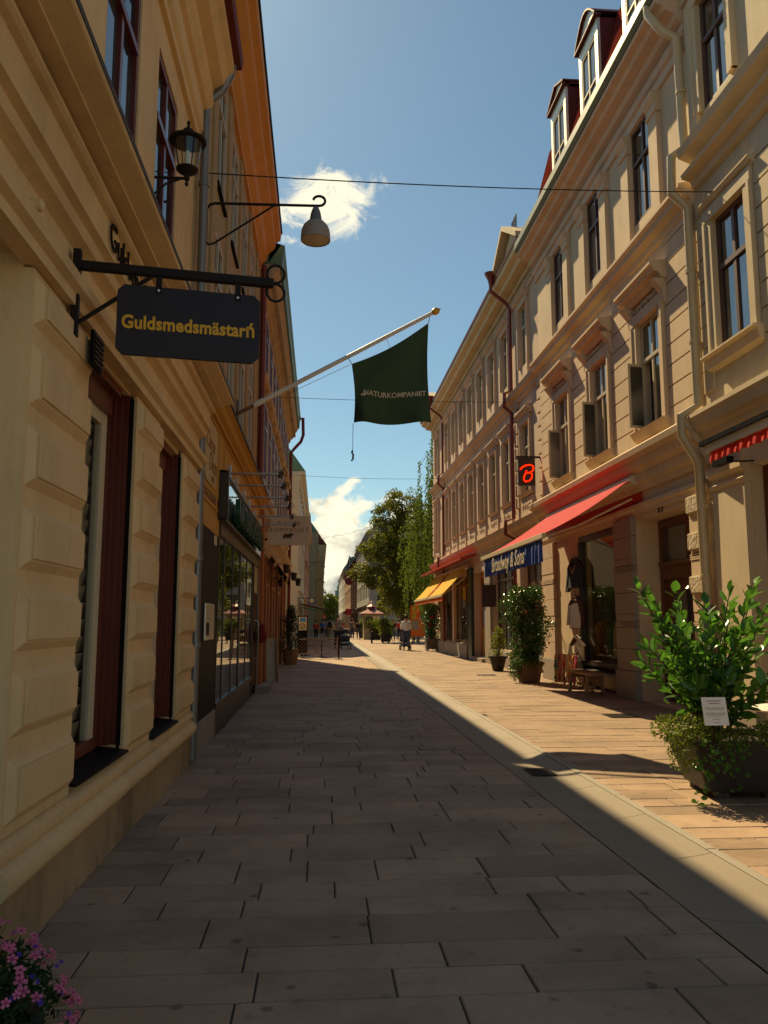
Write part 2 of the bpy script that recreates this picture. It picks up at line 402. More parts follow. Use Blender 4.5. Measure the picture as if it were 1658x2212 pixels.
# ------------------------------------------------------------------ facade kit
def wall(T, u0, u1, v0, v1, holes, dep=.2, back=6.):
    m = MB(T)
    us = sorted({u0, u1, *[h[0] for h in holes], *[h[1] for h in holes]}); vs_ = sorted({v0, v1, *[h[2] for h in holes], *[h[3] for h in holes]})
    for a, b in zip(us, us[1:]):
        for c, d in zip(vs_, vs_[1:]):
            cu, cv = (a + b) / 2, (c + d) / 2
            if any(h[0] < cu < h[1] and h[2] < cv < h[3] for h in holes): continue
            m.add([(a, 0, c), (b, 0, c), (b, 0, d), (a, 0, d)], [(0, 1, 2, 3)])
    for h in holes:
        a, b, c, d = h[:4]; e = -(h[4] if len(h) > 4 else dep)
        m.add([(a, 0, c), (b, 0, c), (b, 0, d), (a, 0, d), (a, e, c), (b, e, c), (b, e, d), (a, e, d)], [(0, 1, 5, 4), (1, 2, 6, 5), (2, 3, 7, 6), (3, 0, 4, 7)])
    if back:
        m.add([(u0, 0, v0), (u1, 0, v0), (u1, 0, v1), (u0, 0, v1), (u0, -back, v0), (u1, -back, v0), (u1, -back, v1), (u0, -back, v1)], [(4, 5, 6, 7), (0, 3, 7, 4), (1, 2, 6, 5), (3, 2, 6, 7)])
    return m


def window(b, T, u0, u1, v0, v1, w, fm, tr=.66, fr=.055, mull=True, gm_=None, open_far=False, name='window', cols=2):
    gm_ = gm_ or K['glass']
    f = MB(T); a = w - .03; c = w + .035
    f.box(u0, u1, a, c, v0, v0 + fr).box(u0, u1, a, c, v1 - fr, v1).box(u0, u0 + fr, a, c, v0 + fr, v1 - fr).box(u1 - fr, u1, a, c, v0 + fr, v1 - fr)
    ucuts = [u0 + fr] + [u0 + (u1 - u0) * i / cols for i in range(1, cols)] + [u1 - fr] if mull else [u0 + fr, u1 - fr]
    vt = v0 + (v1 - v0) * tr; vcuts = [v0 + fr, vt, v1 - fr] if tr else [v0 + fr, v1 - fr]
    h = fr * .55
    if tr: f.box(u0 + fr, u1 - fr, a + .004, c + .012, vt - h, vt + h)
    for x in ucuts[1:-1]:
        for i in range(len(vcuts) - 1):
            f.box(x - h, x + h, a + .003, c - .004, vcuts[i] + (h if i else 0), vcuts[i + 1] - (h if i < len(vcuts) - 2 else 0))
    o = f.build(name, fm, b)
    for i in range(len(ucuts) - 1):
        for j in range(len(vcuts) - 1):
            if open_far and j == 0 and i == len(ucuts) - 2: continue
            t = random.uniform(-.004, .004)
            x0, x1, y0, y1 = ucuts[i], ucuts[i + 1], vcuts[j], vcuts[j + 1]
            MB(T).add([(x0, w + t, y0), (x1, w - t, y0), (x1, w - t, y1), (x0, w + t, y1), (x0, w + t - .006, y0), (x1, w - t - .006, y0), (x1, w - t - .006, y1), (x0, w + t - .006, y1)],
                      [(0, 1, 2, 3), (4, 7, 6, 5), (0, 4, 5, 1), (1, 5, 6, 2), (2, 6, 7, 3), (3, 7, 4, 0)]).build('pane', gm_, o)
    return o


def surround(b, T, u0, u1, v0, v1, m, wd=.17, pr=.06, bottom=False):
    s = MB(T)
    s.prof([(0, v0), (pr, v0), (pr, v1), (0, v1)], u0 - wd, u0).prof([(0, v0), (pr, v0), (pr, v1), (0, v1)], u1, u1 + wd)
    s.box(u0 - wd - .02, u1 + wd + .02, 0, pr + .015, v1, v1 + wd)
    i = .055
    s.box(u0 - wd - .012, u0 - wd + i, 0, pr + .03, v0, v1 - .002).box(u1 + wd - i, u1 + wd + .012, 0, pr + .03, v0, v1 - .002)
    return s.build('window_surround', m, b)


def hood(b, T, u0, u1, v, pr, h, m, name='window_hood'):
    s = MB(T); s.prof([(0, v), (pr * .35, v), (pr * .5, v + h * .3), (pr * .78, v + h * .42), (pr * .82, v + h * .62), (pr, v + h * .75), (pr, v + h * .92), (0, v + h * 1.15)], u0, u1)
    return s.build(name, m, b)


def pipe(b, pts, r, m, name='downpipe', rings=()):
    o = MB().tube(pts, r, 12).build(name, m, b, smooth=True)
    for p in rings: MB().lathe([(r + .004, -.03), (r + .014, -.026), (r + .014, .026), (r + .004, .03)], p, 14).build('pipe_clip', m, o)
    return o


scratch = bpy.data.scenes.new('scratch')


def baked(o):      # evaluate one temporary object in an otherwise empty scene
    scratch.collection.objects.link(o); vl = scratch.view_layers[0]; vl.update()
    me = bpy.data.meshes.new_from_object(o.evaluated_get(vl.depsgraph)); bpy.data.objects.remove(o); return me


def text(s, size, T, m, name, parent, ext=.004, off=0., align='CENTER', shear=0., sp=1.):
    cu = bpy.data.curves.new(name, 'FONT'); cu.body = s; cu.size = size; cu.extrude = ext; cu.offset = off; cu.align_x = align; cu.align_y = 'CENTER'; cu.shear = shear; cu.space_character = sp; cu.resolution_u = 3
    o = bpy.data.objects.new('tmp_text', cu)
    me = baked(o); bpy.data.curves.remove(cu)
    for v in me.vertices: v.co = T(v.co.x, v.co.y, v.co.z)
    me.materials.clear(); me.name = name
    return link(name, me, m, parent)


def bumpy(T, u0, u1, v0, v1, w, n, seed, h=.05, m=None):      # carved ornament: a row of small scrolls and bosses
    s = m or MB(T); r = random.Random(seed)
    for i in range(n):
        cu = u0 + (u1 - u0) * (i + .5) / n; cv = (v0 + v1) / 2 + r.uniform(-.1, .1) * (v1 - v0); ru = (u1 - u0) / n * r.uniform(.35, .55); rv = (v1 - v0) * r.uniform(.3, .5)
        vs_ = [(cu + ru * math.cos(a * .785), w, cv + rv * math.sin(a * .785)) for a in range(8)] + [(cu + ru * .5 * math.cos(a * .785 + .4), w + h * r.uniform(.5, .8), cv + rv * .5 * math.sin(a * .785 + .4)) for a in range(8)] + [(cu + r.uniform(-.3, .3) * ru, w + h, cv)]
        s.add(vs_, [(a, (a + 1) % 8, 8 + (a + 1) % 8, 8 + a) for a in range(8)] + [(8 + a, 8 + (a + 1) % 8, 16) for a in range(8)])
    return s


# ------------------------------------------------------------------ left, nearest: cream jeweller's house
XA = -1.42
A = thing('cream_house', (XA - .02, 6.5, 0), 'near cream stucco house on the left with rusticated piers and red window frames', 'building')
T = LF(XA)
wins = [(4.78, 6.03, .62, 3.16), (6.93, 8.1, .58, 3.14)]
wall(T, 3.8, 9.1, .0, 3.3, [(*w_, .46) for w_ in wins], back=5).build('ground_floor_wall', K['cream'], A)
E_ = MB(T); E_.box(1.0, 3.799, -5, -.001, 3.24, 3.7); E_.build('lintel', K['cream'], A)
MB(LF(XA - 1.6)).box(1.0, 3.799, -.3, 0, 0, 3.239).build('recess_wall', K['cream'], A)
# plinth with moulded water table
s = MB(T); s.prof([(.0, 0), (.065, 0), (.06, .3), (0, .3)], 3.78, 9.1); s.build('plinth', K['creamd'], A)
s = MB(T); s.prof([(0, .3), (.06, .3), (.09, .315), (.115, .35), (.115, .4), (.09, .435), (.055, .45), (.055, .475), (.08, .485), (.08, .52), (.05, .55), (0, .56)], 3.75, 9.1); s.build('water_table', K['cream'], A, smooth=True)


def quoin(b, T, u0, u1, v0, v1, m, pr=.085, wl=True, wr=True):
    e = .068; d = pr * .3
    a0, a1 = (u0, u1)
    vs_ = [(a0, 0, v0), (a1, 0, v0), (a1, 0, v1), (a0, 0, v1), (a0, d, v0), (a1, d, v0), (a1, d, v1), (a0, d, v1)]
    i0 = a0 + (e if wl else .0); i1 = a1 - (e if wr else .0)
    vs_ += [(i0, pr, v0 + e), (i1, pr, v0 + e), (i1, pr, v1 - e), (i0, pr, v1 - e)]
    q = MB(T).add(vs_, [(0, 1, 5, 4), (1, 2, 6, 5), (2, 3, 7, 6), (3, 0, 4, 7), (4, 5, 9, 8), (5, 6, 10, 9), (6, 7, 11, 10), (7, 4, 8, 11), (8, 9, 10, 11)])
    q.box(i0 + .03, i1 - .012, pr - .002, pr + .012, v0 + e + .01, v1 - e - .006)
    o = q.build('rusticated_block', m, b, bevel=.004)
    return o


ZQ = [.555, .935, 1.315, 1.69, 2.075, 2.46, 2.85]
for (a, c, hi) in ((3.8, 4.78, 3.16), (6.03, 6.93, 3.16), (8.1, 9.06, 3.16)):
    for i in range(7):
        z0 = ZQ[i]; z1 = ZQ[i + 1] if i < 6 else hi + .02
        quoin(A, T, a + .004, c - .004, z0 + .022, z1 - .012, K['cream'], wr=True)
s = MB(T); s.box(3.805, 4.776, 0, .05, .56, 3.17).box(6.034, 6.926, 0, .05, .56, 3.17).box(8.104, 9.06, 0, .05, .56, 3.17); s.build('pier_backing', K['cream'], A)
# entablature with frieze, drip moulds and brown sheet ledge
s = MB(T); s.prof([(0, 3.18), (.1, 3.18), (.1, 3.24), (.14, 3.26), (.15, 3.31), (.12, 3.33), (.05, 3.34), (.05, 3.53), (.08, 3.545), (.12, 3.56), (.14, 3.6), (.12, 3.62), (.12, 3.635), (.165, 3.65), (.165, 3.83), (.2, 3.84), (.22, 3.855), (.22, 3.875),
                   (.17, 3.88), (.17, 3.895), (.3, 3.9), (.3, 3.915), (.36, 3.93), (.41, 3.945), (.42, 3.955), (.42, 3.965), (0, 3.965)], 1.0, 9.12); s.build('entablature', K['cream'], A)
s = MB(T); s.prof([(-.16, 3.966), (.425, 3.966), (.425, 4.0), (.41, 4.012), (-.14, 4.05)], 1.0, 9.14); s.build('ledge', K['ledge'], A)
blindm = mat('grey_slat_blind', (.4, .29, .19), .8, .2, 4)
for i, w_ in enumerate(wins):
    a, c, z0, z1 = w_
    rd = MB(T); rd.box(a, a + .09, -.24, -.08, z0 + .03, z1)
    rd.box(c - .03, c - .002, -.3, -.0, z0 + .03, z1 - .001).box(c - .075, c - .03, -.3, -.04, z0 + .03, z1 - .001).box(c - .13, c - .075, -.3, -.075, z0 + .03, z1 - .001).box(c - .19, c - .13, -.3, -.1, z0 + .03, z1 - .001)
    rd.box(a + .09, c - .19, -.3, -.08, z1 - .2, z1).box(a + .09, c - .19, -.3, -.02, z1 - .06, z1 - .001).box(a + .09, c - .19, -.3, -.1, z0 + .02, z0 + .1)
    o = rd.build('window', K['redwood'], A)
    MB(T).box(c - .33, c - .191, -.16, -.112, z0 + .1, z1 - .2).build('pale_stile', K['pale'], o); MB(T).box(a + .09, c - .331, -.16, -.115, z1 - .29, z1 - .201).build('blind_rail', K['pale'], o)
    MB(T).box(a + .09, c - .332, -.136, -.13, z0 + .1, z1 - .29).build('pane', K['clear2'], o)
    MB(T).box(c - .012, c - .002, .001, .03, z0 + .02, z1 - .02).build('black_angle', K['black'], o)
    for k_ in range(19): zz = z0 + .12 + k_ * .112; MB(T).add([(a + .1, -.2, zz), (c - .2, -.2, zz), (c - .2, -.17, zz + .105), (a + .1, -.17, zz + .105), (a + .1, -.206, zz), (c - .2, -.206, zz), (c - .2, -.176, zz + .105), (a + .1, -.176, zz + .105)], [(0, 1, 2, 3), (7, 6, 5, 4), (0, 4, 5, 1), (3, 2, 6, 7), (0, 3, 7, 4), (1, 5, 6, 2)]).build('blind_slat', blindm, o)
    sl = MB(T); sl.prof([(-.3, z0 + .04), (.02, z0 + .0), (.09, z0 - .012), (.09, z0 - .026), (.0, z0 - .02), (-.3, z0 + .02)], a + .003, c - .003); sl.build('window_sill', K['black'], A)
# vent grille on the first pier
v = MB(T); v.box(4.52, 4.72, .12, .14, 2.93, 3.13); vo = v.build('vent', K['black'], A)
for i in range(6): MB(T).box(4.53, 4.71, .14, .15, 2.945 + i * .03, 2.957 + i * .03).build('slat', K['ledge'], vo)
text('Guldsmedsmästarń', .24, lambda x, y, z: (XA + .18 + z, 4.6 + x, 3.75 + y), K['iron'], 'wall_letters', A, .006, -.004, align='LEFT')
MB().lathe([(.0, 0), (.03, .005), (.03, .05), (.012, .06)], (XA + .05, 3.72, 3.44), 12, ax=(1, 0, 0)).build('wall_knob', K['cream'], A)
# upper floor
XAU = -1.52; TU = LF(XAU)
uw = [(5.3, 6.3, 4.75, 6.75), (7.0, 8.0, 4.75, 6.75)]
wall(TU, 2.5, 9.1, 3.9, 7.6, uw, .22, 5).build('upper_wall', K['cream'], A)
for w_ in uw: window(A, TU, *w_, -.05, K['redwood'], .68, .06)
s = MB(TU); s.prof([(0, 7.1), (.05, 7.1), (.05, 7.2), (.09, 7.24), (.09, 7.5), (.14, 7.52), (.2, 7.62), (.2, 7.75), (.32, 7.8), (.38, 7.9), (.44, 7.95), (.44, 8.05), (0, 8.05)], 2.5, 9.12); s.build('eaves_cornice', K['cream'], A)
s = MB(TU); s.prof([(-.3, 8.052), (.42, 8.052), (.52, 8.06), (.54, 8.16), (.5, 8.18), (.48, 8.1), (-.3, 8.3)], 2.5, 9.1); s.build('gutter_channel', K['redroof'], A)
s = MB(TU); s.prof([(.3, 8.15), (-5, 10.6), (-5, 8.06), (.3, 8.06)], 2.5, 9.09); s.build('roof', K['redroof'], A)
pipe(A, [(XAU + .42, 9.02, 8.06), (XAU + .4, 9.03, 7.95), (XAU + .3, 9.06, 7.75), (XAU + .12, 9.1, 7.62), (XAU + .11, 9.12, 7.45), (XAU + .11, 9.14, 4.1)], .05, K['zinc'], rings=[(XAU + .11, 9.13, 6.6), (XAU + .11, 9.13, 5.0)])
pipe(A, [(XA + .06, 9.17, 3.9), (XA + .06, 9.17, .02)], .05, K['zinc'], rings=[(XA + .06, 9.17, 2.2), (XA + .06, 9.17, 1.25)])

XA = -1.36
# ------------------------------------------------------------------ left, second: ochre and brick house with the outdoor shop
B = thing('ochre_house', (XA - .02, 14, 0), 'ochre plaster and rough yellow brick house with orange cornice and outdoor shop', 'building')
T = LF(XA); XBU = -1.5; TU = LF(XBU)
wall(T, 9.25, 18.4, 2.85, 4.2, [], back=5).build('ochre_frieze', K['ochre'], B)
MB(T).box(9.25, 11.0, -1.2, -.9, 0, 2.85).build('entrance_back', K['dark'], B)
MB(T).box(9.25, 9.5, -.9, .0, 0, 2.849).build('entrance_jamb', K['granite'], B)
# framed panels and ledge
s = MB(T); s.prof([(0, 4.04), (.05, 4.04), (.05, 4.09), (.11, 4.12), (.14, 4.19), (.2, 4.22), (.2, 4.25), (-.16, 4.27)], 9.25, 18.4); s.build('string_course', K['ochre'], B)
MB(T).prof([(-.14, 4.272), (.215, 4.255), (.215, 4.225), (.207, 4.225), (.205, 4.247), (-.14, 4.264)], 9.25, 18.4).build('black_flashing', K['black'], B)
for (a, c) in ((9.32, 10.75), (11.3, 18.8)):
    p_ = MB(T)
    for (x0, x1, z0, z1) in ((a, c, 3.98, 4.015), (a, c, 3.05 if a > 10 else 2.92, 3.085 if a > 10 else 2.955), (a, a + .035, 3.085, 3.98), (c - .035, c, 3.085, 3.98)): p_.box(x0, x1, 0, .018, z0, z1)
    p_.build('panel_moulding', K['ochre'], B)
cart = mat('faded_cartouche', (.56, .4, .2), .85, .15, 3); let = mat('faded_letters', (.3, .15, .06), .85, .2, 9)
pp = [(9.5, 3.9), (9.46, 3.78), (9.5, 3.3), (9.46, 3.2), (9.6, 3.16), (10.3, 3.16), (10.5, 3.2), (10.46, 3.3), (10.5, 3.78), (10.46, 3.9), (10.3, 3.95), (10.0, 3.93), (9.7, 3.95)]
MB(T).poly([(u, .0, v) for u, v in pp], (0, .02, 0)).build('cartouche', cart, B)
def tl(u, v, w=.022): return lambda x, y, z: (XA + w + z, u + x, v + y)
text('Carpe', .3, tl(9.85, 3.66), let, 'cartouche_letters', B, .003, shear=.25); text('Diem', .32, tl(10.1, 3.42), let, 'cartouche_letters', B, .003, shear=.25)
text('FRISÖR', .09, tl(10.1, 3.24), let, 'cartouche_letters', B, .003)
text('10', .165, tl(10.5, 3.03, .003), let, 'address_number', B, .004)
text('KUNGSGATAN', .165, tl(9.86, 3.03, .003), let, 'address_letters', B, .004)
# black portal pier, entry panel
MB(T).box(9.5, 10.95, -.5, .005, .38, 2.62).build('black_portal', K['black'], B); MB(T).box(9.5, 10.95, -.5, .02, 0, .38).build('portal_base', K['granite'], B)
MB(T).box(9.5, 10.95, -.5, .01, 2.62, 2.85).build('portal_head', K['ochre'], B)
ep = MB(T).box(9.72, 10.5, .006, .035, 1.28, 1.72).build('entry_panel', K['steel'], B, bevel=.01)
MB(T).box(9.8, 10.02, .035, .039, 1.34, 1.49).build('keypad', K['black'], ep)
for i in range(6): MB(T).box(10.25, 10.4, .035, .038, 1.34 + i * .055, 1.365 + i * .055).build('name_plate', K['signcream'], ep)
MB(T).box(10.5, 10.75, .006, .012, 2.48, 2.6).build('notice', K['signcream'], B)
# shop front glazing
SW = [(11.05, 11.7), (11.75, 12.85), (12.9, 14.0), (14.1, 15.3), (15.35, 16.6)]
fr_ = MB(T); fr_.box(11.0, 18.4, -.1, .03, 2.66, 2.84).box(11.0, 16.65, -.1, .03, .36, .44).box(11.0, 16.65, -.12, .0, 0, .36)
for u in (11.0, 11.7, 12.85, 14.0, 15.3, 16.6, 17.0, 18.0): fr_.box(u, u + (.1 if u in (14.0,) else .05), -.08, .012 if u in (11.0, 14.0, 16.6) else .006, .0 if u > 16.5 else .44, 2.66)
sf = fr_.build('shop_front', K['bronze'], B)
for a, c in SW: MB(T).box(a, c, -.012, -.004, .44, 2.66).build('pane', K['clear'], sf)
MB(T).box(17.05, 18.0, -.012, -.004, .1, 2.1).build('pane', K['clear'], sf); MB(T).box(17.05, 18.0, -.04, .0, 2.1, 2.66).build('transom_panel', K['steel'], sf)
hd = MB().tube([(XA + .02, 17.15, .75), (XA + .1, 17.15, .78), (XA + .1, 17.15, 1.5), (XA + .02, 17.15, 1.53)], .016, 8).build('door_handle', K['steel'], sf, smooth=True)
MB(T).box(18.05, 18.4, -.1, .02, 0, 2.66).build('side_panel', K['granite'], B)
it = MB(T); it.box(11.0, 18.4, -3, -2.9, 0, 2.8).box(11.0, 18.4, -2.9, -.1, 2.7, 2.8).box(11.0, 18.4, -2.9, -.1, 0, .2); it.build('shop_interior', K['interior'], B)
# mirror fascia with standing green letters
fs_ = MB(T).box(10.85, 17.7, .03, .075, 2.86, 3.47).build('fascia', mat('mirror_fascia', (.62, .64, .66), .06, .03, 3, metal=1), B)
fe = MB(T); fe.box(10.8, 17.75, .02, .11, 3.47, 3.5).box(10.8, 10.85, .02, .14, 2.84, 3.5).box(10.8, 17.75, .02, .11, 2.83, 2.86); fe.build('fascia_frame', K['bronze'], fs_)
text('NATURKOMPANIET', .52, lambda x, y, z: (XA + .14 + z, 14.55 + x, 3.1 + y), mat('green_letter', (.015, .07, .035), .4), 'fascia_letters', fs_, .035, sp=1.13)
MB(T).box(18.25, 18.55, -.02, .1, 0, 4.0).build('orange_pilaster', mat('orange_paint', (.4, .12, .025), .6, .12, 4), B)
# brick upper storeys
bw = []
for u in (10.7, 12.5, 14.35, 16.15): bw += [(u + .02, u + 1.0, 4.9, 6.9), (u + .02, u + 1.0, 7.55, 9.4)]
wall(TU, 9.1, 18.4, 4.2, 9.9, bw, .12, 5).build('brick_wall', K['brick'], B)
for (a, c, z0, z1) in bw:
    window(B, TU, a, c, z0, z1, -.03, K['wincream'], .68, .06)
    MB(TU).prof([(-.02, z0 + .01), (.055, z0 - .005), (.055, z0 - .02), (-.02, z0 - .01)], a - .03, c + .03).build('window_sill', K['black'], B)
for u in (9.6, 10.25, 11.95, 13.75, 15.6, 17.4, 17.9):
    MB(TU).box(u, u + .4, 0, .035, 4.35, 9.8).build('brick_pilaster', K['brick'], B)
s = MB(TU); s.prof([(0, 9.7), (.06, 9.7), (.06, 9.84), (.16, 9.94), (.2, 10.1), (.36, 10.24), (.38, 10.38), (.48, 10.44), (.5, 10.58), (0, 10.6)], 9.1, 18.42); s.build('orange_cornice', K['orange'], B)
MB(TU).prof([(-.2, 10.62), (.52, 10.59), (.53, 10.63), (-5, 12.2), (-5, 10.62)], 9.1, 18.4).build('roof', K['black'], B)
pipe(B, [(XBU + .12, 18.4, 9.8), (XBU + .12, 18.4, 4.1)], .06, K['redpipe'], rings=[(XBU + .12, 18.4, 8.2), (XBU + .12, 18.4, 6.2)])
MB().box(XA + .02, XA + .3, 17.6, 18.8, 0, .15).build('door_step', K['granite'], B, bevel=.01)

# ------------------------------------------------------------------ left, third: tan stone house with green roof edge
C = thing('tan_house', (XA - .05, 27, 0), 'tan stone house with dentilled cornice, red windows and green copper roof edge', 'building')
XC = -1.42; T = LF(XC)
cw = [(u, u + .95, z0, z1) for u in (19.9, 21.6, 23.3, 25.0, 26.7, 28.4, 30.1, 31.8, 33.4) for z0, z1 in ((4.95, 6.95), (7.5, 9.1))]
sh = [(19.6, 20.5, .35, 2.9), (21.2, 23.2, .5, 3.0), (24.2, 26.2, .5, 3.0), (27.2, 29.4, .5, 3.0), (30.4, 31.6, .02, 2.9), (32.4, 34.4, .5, 3.0)]
wall(T, 18.57, 35.2, 0, 9.9, cw + sh, .2, 5).build('wall', K['tan'], C)
for w_ in cw: window(C, T, *w_, -.025, K['redwood'], .68, .06); 
for (a, c, z0, z1) in cw[::2]: hood(C, T, a - .12, c + .12, z1 + .1, .12, .14, K['tan'])
ow = mat('orange_shop_wood', (.3, .09, .025), .5, .2, 4, streak=.15)
for w_ in sh: window(C, T, *w_, -.05, ow, 0 if w_[2] < .1 else .8, .09, cols=2, name='shop_window')
for u in (20.7, 23.4, 26.4, 29.7, 31.8): MB(T).box(u, u + .35, 0, .08, 0, 3.1).build('shop_pilaster', ow, C)
s = MB(T); s.prof([(0, 3.1), (.12, 3.1), (.16, 3.2), (.08, 3.26), (.08, 3.7), (.2, 3.78), (.24, 3.9), (0, 3.95)], 19.3, 35.2); s.build('shop_cornice', K['tan'], C)
s = MB(T); s.prof([(0, 4.5), (.08, 4.52), (.1, 4.62), (0, 4.66)], 18.57, 35.2).prof([(0, 7.15), (.1, 7.18), (.14, 7.28), (0, 7.32)], 18.57, 35.2); s.build('string_course', K['tan'], C)
s = MB(T); s.prof([(0, 9.25), (.06, 9.27), (.08, 9.4), (.18, 9.45), (.18, 9.55), (.3, 9.72), (.36, 9.8), (.38, 9.9), (0, 9.92)], 18.57, 35.2); s.build('cornice', K['tan'], C)
for i in range(64): u = 18.7 + i * .257; MB(T).box(u, u + .13, .18, .29, 9.47, 9.6).build('dentil', K['tan'], C)
s = MB(T); s.prof([(.1, 9.921), (.44, 9.921), (.46, 10.1), (.43, 10.12), (.47, 10.2), (.44, 10.22), (.5, 10.32), (.5, 10.4), (.2, 10.48)], 18.57, 35.3); s.build('copper_gutter', K['greenroof'], C)
MB(T).prof([(.42, 10.42), (-5, 12.3), (-5, 9.95), (.1, 9.93)], 18.57, 35.25).build('roof', K['greenroof'], C)
pipe(C, [(XC + .45, 35.0, 10.3), (XC + .6, 35.05, 10.35), (XC + .62, 35.1, 9.6), (XC + .52, 35.1, 9.3), (XC + .25, 35.1, 9.0), (XC + .1, 35.1, 8.8), (XC + .1, 35.1, .1)], .07, K['redpipe'])
# awnings and pots on the restaurant front
def small_awning(par, T, u0, u1, v, m, dep=.6, drop=.45):
    a = MB(T); a.add([(u0, .05, v), (u1, .05, v), (u1, dep, v - drop), (u0, dep, v - drop), (u0, .05, v - .02), (u1, .05, v - .02), (u1, dep, v - drop - .02), (u0, dep, v - drop - .02), (u1, dep, v - drop - .2), (u0, dep, v - drop - .2)],
                     [(0, 1, 2, 3), (4, 7, 6, 5), (0, 3, 7, 4), (1, 5, 6, 2), (0, 4, 5, 1), (3, 2, 8, 9), (7, 9, 8, 6)])
    return a.build('awning', m, par)
for u in (21.2, 24.2, 27.2): small_awning(C, T, u, u + 2, 3.35, K['redfab'], .35, .4)


# ------------------------------------------------------------------ right, nearest: cream house beside the planter
XR = 6.15
RA = thing('near_cream_house', (XR + .05, 9, 0), 'nearest cream house on the right with brown shop frame and rolled red awning', 'building')
T = RF(XR)
r1w = [(10.72, 11.72, 5.62, 7.8), (10.95, 11.85, 9.75, 11.65), (8.2, 9.2, 5.62, 7.8), (8.4, 9.4, 9.75, 11.65)]
r1s = [(6.4, 11.08, 0, 3.72, .3)]
wall(T, 4.5, 12.3, 0, 12.2, r1w + r1s, .22).build('wall', K['greycream'], RA)
for i, w_ in enumerate(r1w):
    window(RA, T, *w_, -.06, K['winbrown'], .62, .07)
    surround(RA, T, w_[0], w_[1], w_[2], w_[3], K['greycream'], .2, .07)
    if i in (0, 2):
        hood(RA, T, w_[0] - .3, w_[1] + .3, w_[3] + .2, .14, .14, K['greycream'])
        MB(T).prof([(0, w_[2] - .24), (.1, w_[2] - .2), (.14, w_[2] - .06), (.2, w_[2] - .03), (.2, w_[2]), (-.1, w_[2] + .03)], w_[0] - .28, w_[1] + .3).build('window_sill', K['greycream'], RA)
for z in [5.1 + .37 * i for i in range(9)]:
    for (a, c) in ((11.95, 12.28), (9.45, 10.48)):
        MB(T).box(a, c, 0, .03, z + .012, z + .358).build('stone_course', K['greycream'], RA, bevel=.006)
MB(T).prof([(0, 4.2), (.06, 4.2), (.08, 4.3), (.14, 4.36), (.16, 4.45), (.28, 4.52), (.32, 4.64), (.36, 4.68), (.36, 4.74), (0, 4.8)], 4.5, 12.2).build('shop_cornice', K['greycream'], RA)
MB(T).prof([(0, 8.55), (.08, 8.58), (.12, 8.7), (.26, 8.74), (.28, 8.8), (.1, 8.86), (.1, 9.02), (.3, 9.1), (.34, 9.22), (.3, 9.26), (0, 9.3)], 4.5, 12.2).build('string_course', K['greycream'], RA)
MB(T).prof([(0, 11.9), (.1, 11.95), (.12, 12.15), (.3, 12.25), (.34, 12.4), (.5, 12.5), (.54, 12.65), (-1, 12.7)], 4.5, 12.28).build('cornice', K['greycream'], RA)
MB(T).box(11.95, 12.2, 0, .08, 9.3, 11.85).build('pilaster', K['greycream'], RA)
# pier with capital, brown joinery, door behind
MB(T).box(11.1, 12.05, 0, .1, .35, 3.5).build('pier', K['greycream'], RA)
MB(T).box(11.08, 12.1, 0, .14, 0, .35).build('pier_base', K['granite'], RA)
MB(T).prof([(0, 3.5), (.12, 3.5), (.14, 3.56), (.1, 3.6), (.1, 3.66), (.17, 3.72), (.17, 3.8), (0, 3.84)], 11.06, 12.1).build('pier_capital', K['greycream'], RA)
window(RA, T, 6.5, 11.05, .1, 3.7, -.2, K['redwood'], .8, .12, cols=4, name='shop_window')
# rolled awning
aw = MB(T); aw.box(4.5, 11.6, .38, .5, 4.1, 4.17); rb = aw.build('awning_cassette', K['black'], RA)
f = MB(T); n_ = 110
vs_ = []
for i in range(n_ + 1):
    u = 5.0 + 6.45 * i / n_; b_ = .03 * math.sin(i * 2.1) + .012 * math.sin(i * 5.3)
    vs_ += [(u, .42 + b_ * .5, 4.0), (u, .44 + b_, 3.83 + .012 * math.sin(i * 1.3))]
f.add(vs_, [(2 * i, 2 * i + 2, 2 * i + 3, 2 * i + 1) for i in range(n_)]); f.build('awning_fringe', mat('scarlet_fringe', (.75, .035, .02), .85, .1, 5, trans=.3), rb)
MB(T).box(4.8, 11.5, .4, .46, 3.98, 4.1).build('awning_roll', K['signcream'], rb)
for u in (10.6, 8.6):
    sp = MB(T).box(u, u + .42, .5, .6, 3.68, 3.76).build('spotlight', K['black'], RA); MB(T).tube([(u + .2, .1, 3.74), (u + .2, .5, 3.72)], .012, 6).build('arm', K['black'], sp)
T0 = MB(T); T0.box(6.4, 11.0, -2.5, -2.4, 0, 3.7); T0.build('shop_interior', K['dark'], RA)

